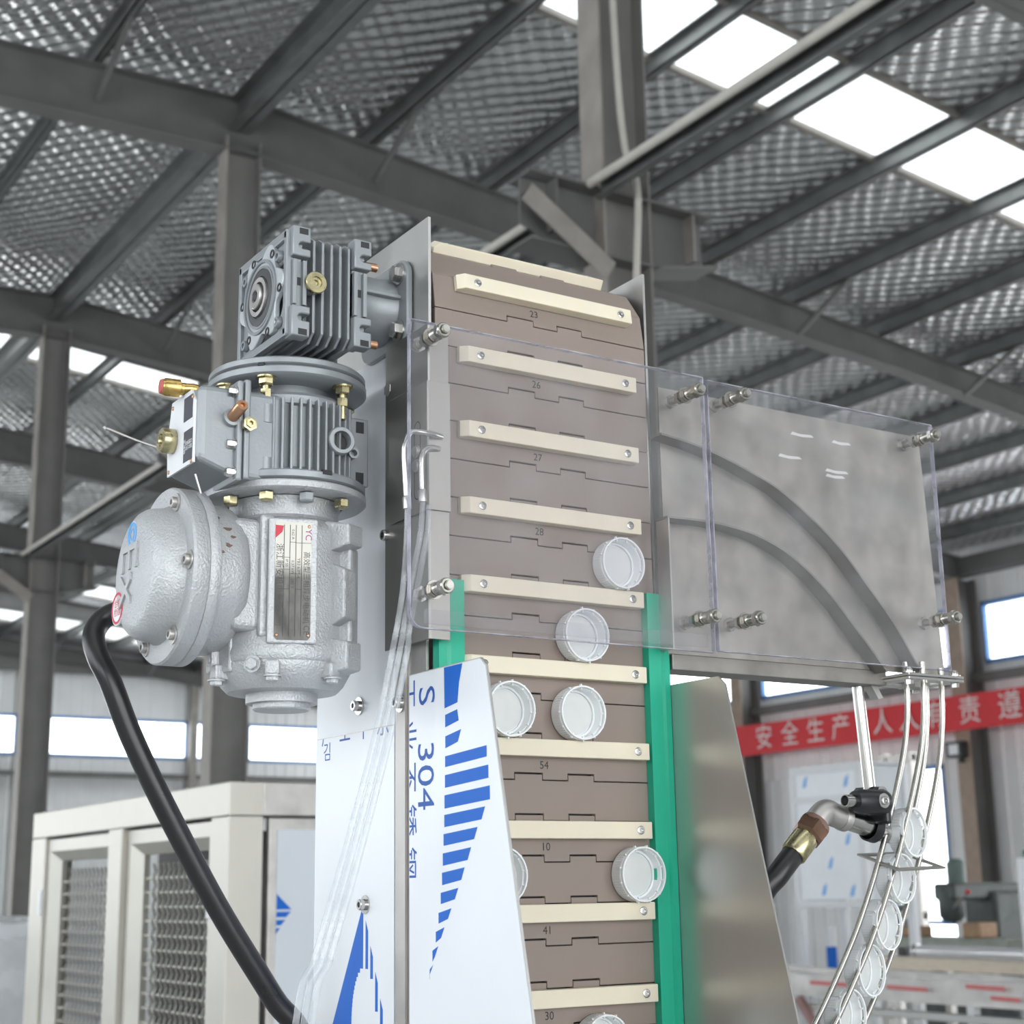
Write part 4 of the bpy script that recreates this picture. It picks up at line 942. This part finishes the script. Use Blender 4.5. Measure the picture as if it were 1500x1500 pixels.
# scuffs on the chute plate: rubbed streaks
g = G()
for x, z, w in ((1.185, 2.088, .035), (1.165, 2.060, .035), (1.245, 2.087, .03), (1.235, 2.052, .036), (1.232, 2.046, .030)):
    g.prism([(x-w/2, z-.0012), (x, z-.0022), (x+w/2, z-.0004), (x+w/2-.004, z+.002), (x-.004, z+.001), (x-w/2+.003, z+.0022)], (0, cy0-.0001, 0), X, Z, .0002)
obj('rubbed_streaks', g, mat('rubbed_steel', (.80, .79, .77), .5, .4), ch, 0)

# ------------------------------------------------------------------ wire track below the chute
wt = thing('wire_track', (1.319, 1.233, 1.40), 'curved cap track of four polished steel wires hanging from a bolted square flange', 'track')
TC = [V((1.319, 1.233, 1.812)), V((1.3165, 1.233, 1.78)), V((1.309, 1.233, 1.743)), V((1.297, 1.233, 1.707)), V((1.281, 1.233, 1.668)), V((1.2605, 1.233, 1.622)), V((1.2395, 1.233, 1.581)), V((1.2135, 1.233, 1.536)), V((1.184, 1.233, 1.494)), V((1.150, 1.233, 1.450)), V((1.110, 1.233, 1.405)), V((1.066, 1.233, 1.365))]
TC = [V((p.x*1.0148, 1.233, 1.6+(p.z-1.6)*1.0148)) for p in TC]
TS = spline(TC, 8)
def off_path(dn, dy):
    out = []
    for i, p in enumerate(TS):
        d = (TS[min(i+1, len(TS)-1)]-TS[max(i-1, 0)]).normalized(); n = V((-d.z, 0, d.x)); out.append(p+n*dn+Y*dy)
    return out
for dn, dy in ((-.0275, 0), (.0275, 0), (-.0166, -.0140), (.0184, .0145)):
    pp = off_path(dn, dy); pp = [pp[0]+Z*.022]+pp
    obj('rail', G().tube(pp, .0031, 14), bolt_steel, wt)
def square_ring(c, ux, uy, w, h, win, t):
    g = G(); c, ux, uy = V(c), V(ux).normalized(), V(uy).normalized(); n = ux.cross(uy)
    for a0, a1, b0, b1 in ((-w, w, -h, -h+win), (-w, w, h-win, h), (-w, -w+win, -h+win, h-win), (w-win, w, -h+win, h-win)):
        g.prism([(a0, b0), (a1, b0), (a1, b1), (a0, b1)], c, ux, uy, t)
    return g
fl = obj('flange', square_ring((1.3255, 1.238, 1.8195), X, Y, .043, .036, .018, .003), steel_bright, wt, 0, .0004)
f2_ = obj('flange', square_ring((1.3255, 1.238, 1.8155), X, Y, .043, .036, .018, .003), steel_bright, wt, 0, .0004)
for dx in (-.036, .036):
    for dy in (-.029, .029):
        b = cap_screw((1.3255+dx, 1.238+dy, 1.8228), Z, .0042, .0065, fl)
        obj('nut', G().hexa((1.3255+dx, 1.238+dy, 1.8153), (1.3255+dx, 1.238+dy, 1.8105), .0048), steel_bright, fl, 20)
i5 = 40; d5 = (TS[i5+1]-TS[i5-1]).normalized()
obj('ring_plate', square_ring((1.2815, 1.233, 1.6205), V((1, 0, .03)), V((-.0, .955, .29)), .0355, .031, .0065, .0022), brk, wt, 0, .0004)
# caps queued in the track
L_ = [0.]
for a, b in zip(TS[:-1], TS[1:]): L_.append(L_[-1]+(b-a).length)
def along(s):
    for i in range(len(L_)-1):
        if L_[i+1] >= s: t = (s-L_[i])/(L_[i+1]-L_[i]); return TS[i].lerp(TS[i+1], t)
    return TS[-1]
s0 = next(L_[i] for i in range(len(TS)) if TS[i].z < 1.652)
ql = ['clear-faced white cap in the wire track, topmost of the queue above the square ring plate', 'white cap in the wire track just below the square ring plate', 'third white cap down the wire track', 'fourth white cap down the wire track', 'fifth white cap down the wire track', 'lowest visible white cap in the wire track at the picture edge', 'white cap in the wire track below the picture edge']
for i in range(6):
    p = along(s0+.0535*i); o = dup(cap0, (p.x-.002, p.y+.009, p.z), ql[i]); o['group'] = 'caps queued in the wire track'; o.rotation_euler = (0, R(23*i), R(14))

# ------------------------------------------------------------------ support rod, clamp, air nozzle and hose in front of the side wall
sr = thing('support_rod', (1.268, 1.262, 1.66), 'polished steel support rod hanging from the chute down to the black clamp', 'rod')
obj('rod', G().tube([(1.264, 1.262, 1.8123), (1.2735, 1.262, 1.668)], .0066, 20), steel_bright, sr)
cl = thing('cross_clamp', (1.262, 1.25, 1.65), 'black plastic cross clamp joining the support rod and the air jet tube', 'clamp')
g = G(); n = 8; g.prism([(1.262, 1.662), (1.284, 1.662), (1.289, 1.668), (1.289, 1.694), (1.283, 1.702), (1.268, 1.702), (1.262, 1.696)], (0, 1.281, 0), X, Z, .030); obj('block', g, black_pl, cl, 0, .0018, None, 2)
ay = 1.2165
g = G(); g.lathe([(.0120, 0), (.0128, .003), (.0128, .038), (.0105, .044)], (1.2465, ay, 1.6825), V((-1, 0, .02)), 28); obj('arm', g, black_pl, cl, 40)
g = G(); g.lathe([(.0100, 0), (.0118, .002), (.0118, .024)], (1.2465, ay+.006, 1.6835), V((.75, .65, .12)), 24); obj('shoulder', g, black_pl, cl, 40)
obj('stub_tube', G().lathe([(.0064, -.018), (.0064, .014), (.0054, .014), (.0052, -.010), (0, -.010)], (1.2025, ay, 1.6834), V((-1, 0, .02)), 24), steel_bright, cl)
obj('stub_bore', G().cyl((1.1935, ay, 1.6836), (1.1925, ay, 1.6836), .0053), dark_inner, cl)
for p, ax in (((1.2325, ay-.0126, 1.6835), -Y), ((1.2785, 1.2505, 1.6945), -Y)): cap_screw(p, ax, .0046, .003, cl, steel_bright)
obj('ear', G().box(1.2440, 1.2530, ay-.004, 1.246, 1.660, 1.676), black_pl, cl, 0, .003)
g = G(); g.lathe([(.0152, 0), (.0152, .010), (.0135, .010), (.0122, 0)], (1.2535, 1.240, 1.6555), V((-1, 0, .25)), 28); obj('ring', g, black_pl, cl, 40)
aj = thing('air_jet_pipe', (1.22, 1.24, 1.65), 'stainless elbow pipe with its open end at the queued caps, held by the black clamp', 'pipe')
dj = V((1, 0, -.235)).normalized(); pe = V((1.205, 1.240, 1.6675))
obj('pipe', G().lathe([(.0112, 0), (.0112, .070), (.0100, .070), (.0096, .02), (0, .02)], pe, dj, 28), steel_bright, aj)
obj('pipe_bore', G().cyl(pe+dj*.0685, pe+dj*.0692, .0098), dark_inner, aj)
obj('collar', G().lathe([(.0135, 0), (.0140, .002), (.0140, .008), (.0122, .010)], pe-dj*.002, dj, 28), steel_dull, aj)
eb = spline([pe+dj*.002, pe-dj*.010, (1.183, 1.240, 1.6735), (1.172, 1.240, 1.6665), (1.165, 1.240, 1.6575)], 6)
obj('elbow', G().tube(eb, [.0128]*(len(eb)-3)+[.0136, .0136, .0136], 24), steel_dull, aj)
hb = V((1.1665, 1.240, 1.6595)); dh = V((-.60, 0, -.55)).normalized()
hs = thing('air_supply_hose', (1.10, 1.24, 1.58), 'black rubber hose with brassy ferrule and brown hexagon nut beside the guard plate', 'hose')
obj('hex_nut', G().lathe([(.0145, 0), (.0178, .002), (.0178, .016), (.0150, .019)], hb, dh, 6), mat('bronze_nut', (.22, .13, .09), .34, .8, .2, 40), hs, 20)
obj('swivel_collar', G().lathe([(.0152, -.003), (.0160, 0), (.0160, .003)], hb, dh, 28), copper_red, hs)
obj('ferrule', G().lathe([(.0132, .018), (.0140, .021), (.0140, .044), (.0128, .046)], hb, dh, 28), zinc, hs)
ph = hb+dh*.044
obj('hose_body', G().tube(spline([ph, ph+dh*.03, ph+dh*.06+V((0, .01, -.01)), ph+V((-.08, .04, -.16)), ph+V((-.03, .10, -.6)), ph+V((.0, .2, -1.18)), ph+V((.0, .2, -1.562))], 8), .0118, 20), black_rub, hs)

# ------------------------------------------------------------------ stainless cabinet with wire mesh doors, behind the motor
cream_ss = mat('satin_stainless', (.56, .54, .49), .45, .7, .05, 5, .03, 120)
mc = thing('mesh_cabinet', (2.3, 5.1, 0), 'stainless cabinet with two wire mesh doors, standing behind the black cable', 'cabinet')
cxa, cya, cyb, cxb, czt = 1.725, 4.18, 6.10, 3.1, 1.905
obj('corner_post', G().box(cxa, cxa+.105, cya, cya+.13, 0, czt-.095), cream_ss, mc, 0, .004)
obj('corner_post', G().box(cxa, cxa+.105, 5.93, cyb, 0, czt-.095), cream_ss, mc, 0, .004)
obj('corner_post', G().box(cxb-.105, cxb, cya, cya+.13, 0, czt-.095), cream_ss, mc, 0, .004)
obj('top_rail', G().box(cxa, cxa+.105, cya, cyb, czt-.095, czt), cream_ss, mc, 0, .004)
obj('top_rail', G().box(cxa+.105, cxb, cya+.003, cya+.11, czt-.095, czt), steel_dull, mc, 0, .004)
obj('roof_sheet', G().box(cxa+.105, cxb, cya+.11, cyb, czt-.01, czt-.004), steel_dull, mc, 0)
obj('centre_post', G().box(cxa-.008, cxa+.09, 5.055, 5.185, .1, czt-.095), cream_ss, mc, 0, .003)
obj('shade_panel', G().box(cxa+.50, cxa+.51, cya+.13, cyb, .1, czt-.1), mat('shaded_inner_panel', (.045, .043, .04), .6), mc, 0)  # near-black sheet put in to paint the shade inside the cabinet
obj('inner_post', G().box(cxa+.22, cxa+.26, 4.62, 4.66, .1, 1.55), cream_ss, mc, 0); obj('inner_bar', G().box(cxa+.20, cxa+.22, 4.55, 4.84, 1.49, 1.53), white_pl, mc, 0)
def mesh_door(ya, yb, za, zb, w):
    g = G(); xo, xi = cxa+.012, cxa+.045
    rings = [(xo, ya, yb, za, zb), (xo, ya+w*.45, yb-w*.45, za+w*.6, zb-w*.6), (xi, ya+w, yb-w, za+w*1.1, zb-w*1.1), (xi+.02, ya+w, yb-w, za+w*1.1, zb-w*1.1), (xi+.02, ya, yb, za, zb)]
    vs = [];
    for x, a, b, c, d in rings: vs += [(x, a, c), (x, b, c), (x, b, d), (x, a, d)]
    fs = []; n = len(rings)
    for i in range(n):
        j = (i+1) % n
        for k in range(4): l = (k+1) % 4; fs.append((4*i+k, 4*i+l, 4*j+l, 4*j+k))
    g.add(vs, fs); d = obj('mesh_door', g, cream_ss, mc, 0)
    g = G(); a, b, c, e = ya+w, yb-w, za+w*1.1, zb-w*1.1; xm = xi+.012; p = .044
    nz = int((e-c)/p)
    for i in range(1, nz): g.bar((xm, a, c+i*p), (xm, b, c+i*p), .0065, .0065)
    ny = int((b-a)/p)
    for i in range(1, ny):
        y = a+i*p; pts = []
        for k in range(nz*2+1):
            pts.append((xm+.006*(1 if k % 2 else -1), y+.007*(1 if (k//1) % 2 else -1), c+k*p/2))
        g.tube(pts, .0046, 4)
    o = obj('wire_mesh', g, cream_ss, d, 0); o['kind'] = 'stuff'
    return d
d1 = mesh_door(4.315, 5.05, .12, 1.80, .070); d2 = mesh_door(5.19, 5.925, .12, 1.80, .070)
for d, y in ((d2, 5.95), (d1, 4.30)):
    obj('hinge', G().box(cxa-.006, cxa+.012, y-.018, y+.018, 1.53, 1.62), white_pl, d, 0, .003)
obj('side_door', G().box(cxa+.12, cxb-.12, cya-.006, cya+.02, .12, 1.805), steel_dull, mc, 0, .004)
sd = obj('side_film', G().box(cxa+.145, cxb-.15, cya-.0075, cya-.0062, .15, 1.772), mat('dull_white_film', (.66, .70, .75), .4, 0, .02, 4), mc, 0)
g = G(); fy = cya-.0077
g.prism([(cxa+.146, 1.595), (cxa+.192, 1.552), (cxa+.146, 1.552)], (0, fy, 0), X, Z, .0002)
for k in range(3): g.prism([(cxa+.146, 1.546-.022*k), (cxa+.19-.016*k, 1.546-.022*k), (cxa+.176-.016*k, 1.531-.022*k), (cxa+.146, 1.531-.022*k)], (0, fy, 0), X, Z, .0002)
obj('printed_logo', g, blue_print, sd, 0)
obj('plinth', G().box(cxa+.02, cxb-.02, cya+.02, cyb-.02, 0, .1), steel_dull, mc, 0)

# ------------------------------------------------------------------ things standing farther back
import mathutils.noise as MN
def wrapped(name, x0, x1, y0, y1, z0, z1, m, parent=None, amp=.04, n=14):
    """A bulky box under loose sheeting: a displaced, rounded grid shell."""
    bm = bmesh.new(); bmesh.ops.create_cube(bm, size=1.); bmesh.ops.subdivide_edges(bm, edges=bm.edges[:], cuts=n, use_grid_fill=True)
    g = G(); bm.verts.index_update()
    for v in bm.verts:
        p = V((x0+(v.co.x+.5)*(x1-x0), y0+(v.co.y+.5)*(y1-y0), z0+(v.co.z+.5)*(z1-z0)))
        q = MN.noise_vector(p*4.5)*amp+MN.noise_vector(p*13)*amp*.4
        k = (v.co.z+.5)
        p += V((q.x, q.y, q.z*min(1, k*3)))
        if p.z < z0: p.z = z0
        g.v.append(p)
    g.f = [tuple(v.index for v in f.verts) for f in bm.faces]; bm.free()
    return obj(name, g, m, parent, 60)
wb = thing('wrapped_machine', (2.0, 7.6, 0), 'machine wrapped in white plastic sheet with blue tape, left behind the mesh cabinet', 'machine')
wrapped('sheeting', 1.62, 2.32, 6.7, 8.3, 0, 1.44, plastic_wrap, wb, .05, 18)
wrapped('hood', 1.66, 2.1, 6.75, 7.9, 1.40, 1.50, plastic_wrap, wb, .03, 8)
for z, y in ((1.30, 7.2), (.95, 7.6)): obj('tape', G().box(1.55, 1.585, y, y+.10, z-.12, z+.05), mat('pale_blue_tape', (.25, .52, .80), .4), wb, 0)
obj('post', G().box(2.20, 2.27, 6.60, 6.67, 0, 1.42), white_pl, wb, 0, .004)

fc = thing('film_covered_cabinet', (10.2, 10.5, 0), 'upright stainless cabinet with white film panels marked in blue, below the banner', 'cabinet')
for y in (10.0, 10.84):
    for x in (9.97, 10.5): obj('post', G().box(x, x+.07, y, y+.07, 0, 2.62), white_pl, fc, 0, .004)
obj('front_panel', G().box(9.985, 10.0, 10.07, 10.84, 1.46, 2.30), film, fc, 0)
obj('front_panel', G().box(9.985, 10.0, 10.07, 10.84, 2.345, 2.56), film, fc, 0)
for z in (1.39, 2.30, 2.56): obj('cross_rail', G().box(9.965, 10.02, 10.07, 10.84, z, z+.055), white_pl, fc, 0)
for y in (10.0, 10.84): obj('side_panel', G().box(10.04, 10.5, y+.02, y+.035, 1.40, 2.6), mat('pale_panel', (.62, .65, .68), .45), fc, 0)
obj('shelf', G().box(9.99, 10.5, 10.07, 10.84, .62, .66), white_pl, fc, 0)
obj('top_sheet', G().box(9.97, 10.57, 10.0, 10.91, 2.615, 2.63), white_pl, fc, 0)
for i, (y, z) in enumerate(((10.72, 2.50), (10.2, 2.48), (10.22, 1.98), (10.45, 1.78), (10.55, 1.55), (10.2, 1.54))):
    g = G(); g.prism([(-y-.03, z-.06), (-y+.02, z-.05), (-y+.045, z+.05), (-y, z+.02)], (9.984, 0, 0), -Y, Z, .0006); obj('blue_mark', g, mat('blue_mark', (.15, .42, .85), .4), fc, 0)
bt2 = 0
for y, h, m, l in ((10.62, .56, blue_print, 'taller blue and white tube standing on the shelf of the film covered cabinet'), (10.30, .50, mat('pale_blue_tape', (.25, .52, .80), .4), 'shorter pale blue tube standing on the shelf of the film covered cabinet')):
    t = thing('roll', (10.1, y, .66), l, 'tube')
    obj('tube', G().cyl((10.1, y, .66), (10.1, y, .66+h), .045, None, 16), white_pl, t); obj('band', G().cyl((10.1, y, .80), (10.1, y, .66+h*.7), .0465, None, 16), m, t)
rk = thing('steel_rack', (13.2, 12.6, 0), 'grey upright steel rack frame behind the wire track, beside the bright doorway', 'rack')
for y in (12.35, 12.75): obj('upright', G().box(13.1, 13.2, y, y+.09, 0, 3.0), steel_dull, rk, 0)
for z in (.5, 1.2, 2.0, 2.9): obj('beam', G().box(13.12, 13.18, 12.35, 12.84, z, z+.08), steel_dull, rk, 0)
obj('back_sheet', G().box(13.2, 13.21, 12.35, 12.84, .5, 2.9), mat('grey_sheet', (.30, .31, .34), .5, .3), rk, 0)

# milling machine in the middle distance, seen under the wall lamp
mm = thing('milling_machine', (12.2, 10.7, 0), 'dark old milling machine standing before the side wall below the wall lamp', 'machine tool')
obj('base', G().box(11.9, 12.7, 10.15, 11.5, 0, .55), iron, mm, 0, .03); obj('knee', G().box(11.8, 12.3, 10.5, 11.1, .55, .98), iron, mm, 0, .03)
obj('table', G().box(11.6, 12.0, 9.95, 11.55, .98, 1.08), mat('pale_iron', (.30, .32, .28), .5, .3, .2, 8), mm, 0, .01)
obj('column', G().box(12.25, 12.65, 10.6, 11.0, .55, 1.50), iron, mm, 0, .04)
obj('ram', G().box(11.75, 12.7, 10.66, 10.92, 1.42, 1.58), iron, mm, 0, .03)
obj('head', G().lathe([(.08, 0), (.12, .05), (.12, .30), (.09, .36)], (11.85, 10.79, 1.22), Z, 20), iron, mm)
obj('motor', G().lathe([(.09, 0), (.09, .22), (.05, .26)], (11.95, 10.79, 1.55), Z, 20), mat('green_machine', (.12, .17, .15), .5, 0, .1, 9), mm)
obj('vise', G().box(11.65, 11.9, 10.3, 10.5, 1.08, 1.22), mat('rust_vise', (.35, .22, .13), .5, .3, .2, 20), mm, 0, .01)
obj('vise', G().box(11.68, 11.9, 11.1, 11.3, 1.08, 1.18), mat('rust_vise', (.35, .22, .13), .5, .3, .2, 20), mm, 0, .01)
for y, z in ((10.2, .86), (11.2, .8)):
    g = G(); g.ring((11.72, y, z), X, .085, .105, .02, 28)
    for a in (0, 2.1, 4.2): g.bar((11.73, y, z), (11.73, y+.095*math.cos(a), z+.095*math.sin(a)), .015, .015)
    obj('handwheel', g, steel_dull, mm)
obj('lever', G().tube([(11.78, 10.7, 1.35), (11.6, 10.35, 1.5)], .012, 8), steel_dull, mm); obj('lever_knob', G().lathe([(0, -.03), (.03, 0), (0, .03)], (11.6, 10.35, 1.5), Z, 14), red_ink, mm)
obj('oil_tray', G().prism([(9.5, 1.05), (9.62, 1.28), (9.72, 1.30), (9.66, 1.02), (10.1, .86), (10.9, .86), (10.9, .82), (9.9, .82)], (11.9, 0, 0), Y, Z, .5), steel_dull, mm, 0)
lm = thing('work_lamp', (13.0, 10.2, 0), 'small bright work lamp glowing beside the dark milling machine', 'lamp')
e_ = bpy.data.materials.new('lamp_glow'); e_.use_nodes = True; b_ = e_.node_tree.nodes['Principled BSDF']; b_.inputs['Emission Color'].default_value = (.75, .88, 1, 1); b_.inputs['Emission Strength'].default_value = 2.5
k_ = 13.0/12.43; ly, lz = 10.14*k_, 1.6-.24*k_
obj('shade', G().lathe([(.09, 0), (.06, .10), (.02, .13)], (13.01, ly, lz), X, 20), iron, lm); obj('bulb', G().lathe([(.0, -.02), (.05, 0), (.0, .03)], (13.0, ly, lz), -X, 16), e_, lm); obj('stem', G().cyl((13.12, ly, 0), (13.12, ly, lz), .015), iron, lm)

# wrapped conveyors on the right
wrap_m = mat('conveyor_wrap', (.68, .66, .64), .35, 0, .14, 6, .8, 10)
cvy = thing('wrapped_conveyor', (8.1, 7.2, 0), 'long conveyor wrapped in clear plastic with red printed tape, in front of the milling machine', 'conveyor')
wrapped('side_rail', 7.85, 7.97, 4.6, 9.25, .84, .985, wrap_m, cvy, .025, 26); wrapped('side_rail', 8.35, 8.47, 4.6, 9.3, .86, .99, wrap_m, cvy, .025, 20)
obj('lower_rail', G().box(7.86, 7.93, 4.6, 9.2, .735, .785), mat('grey_alloy', (.48, .48, .46), .4, .5), cvy, 0, .006)
obj('belt_bed', G().box(7.97, 8.35, 4.6, 9.25, .90, .915), wrap_m, cvy, 0)
for y in (9.05, 8.05, 7.05, 6.05, 5.05):
    for x in (7.87, 8.37): obj('leg', G().box(x, x+.06, y, y+.06, 0, .86), white_pl, cvy, 0, .004)
for y, z, l in ((8.9, .95, .18), (8.2, .93, .5), (7.55, .93, .35), (6.9, .96, .3), (6.75, .90, .22), (6.5, .94, .18)):
    g = G(); g.prism([(-y-l/2, z-.010), (-y+l/2, z-.014), (-y+l/2, z+.010), (-y-l/2, z+.014)], (7.815, 0, 0), -Y, Z, .002); obj('red_print', g, mat('faded_red_print', (.66, .16, .16), .5), cvy, 0)
obj('cross_brace', G().bar((7.84, 7.0, .1), (7.84, 6.25, 1.02), .05, .05), wrap_m, cvy, 0); obj('cross_brace', G().bar((7.84, 8.0, .1), (7.84, 8.6, .82), .05, .05), mat('dusty_red', (.34, .20, .19), .6, 0, .2, 8), cvy, 0)
for k in range(2):
    tag(obj('wooden_board', G().box(8.52+.11*k, 8.62+.11*k, 6.35, 8.75, .995, 1.075), wood, None, 0, .004), ('pale wooden board lying nearest along the wrapped conveyor', 'pale wooden board lying behind the nearest one on the wrapped conveyor')[k], 'board')
sb = thing('board_stand', (8.65, 7.5, 0), 'low steel stand under the pale wooden boards', 'stand')
for y in (6.6, 8.5):
    obj('leg', G().box(8.6, 8.66, y, y+.06, 0, .95), steel_dull, sb, 0); obj('bearer', G().box(8.5, 8.8, y, y+.06, .95, .994), steel_dull, sb, 0)
sp_ = thing('silver_pipe', (8.9, 7.3, 1.03), 'shiny silver pipe lying behind the pale boards', 'pipe')
obj('pipe', G().cyl((8.95, 6.2, 1.10), (8.95, 8.5, 1.10), .045, None, 18), mat('white_gloss_pipe', (.8, .8, .82), .15, .5), sp_); obj('end_ring', G().ring((8.95, 8.5, 1.10), Y, .035, .052, .03, 20), steel_bright, sp_)
for y in (6.7, 8.2): obj('pipe_trestle', G().box(8.92, 8.98, y, y+.05, 0, 1.056), steel_dull, sp_, 0)
wc = thing('white_machine', (8.2, 6.4, 0), 'white machine cabinet with green top cut by the right edge of the picture', 'machine')
obj('body', G().box(8.15, 8.30, 6.25, 6.87, 1.0, 1.74), white_pl, wc, 0, .02); obj('top_cap', G().box(8.17, 8.29, 6.3, 6.83, 1.74, 1.79), mat('dark_green_cap', (.02, .18, .10), .5), wc, 0, .02); obj('foot', G().box(8.18, 8.27, 6.3, 6.9, .99, 1.0), white_pl, wc, 0)
pp_ = thing('pallet_stack', (9.6, 11.6, 0), 'white wrapped parcels stacked beside the film covered cabinet near the guard plate', 'parcel')
wrapped('parcel', 9.4, 9.9, 11.1, 11.9, .9, 1.42, plastic_wrap, pp_, .03, 8); wrapped('parcel', 9.3, 9.9, 11.0, 12.0, .42, .90, plastic_wrap, pp_, .03, 8)
obj('shelf', G().box(9.3, 9.95, 10.98, 12.0, .36, .42), white_pl, pp_, 0)
for y in (11.0, 11.94): obj('leg', G().box(9.35, 9.41, y, y+.05, 0, .36), white_pl, pp_, 0)
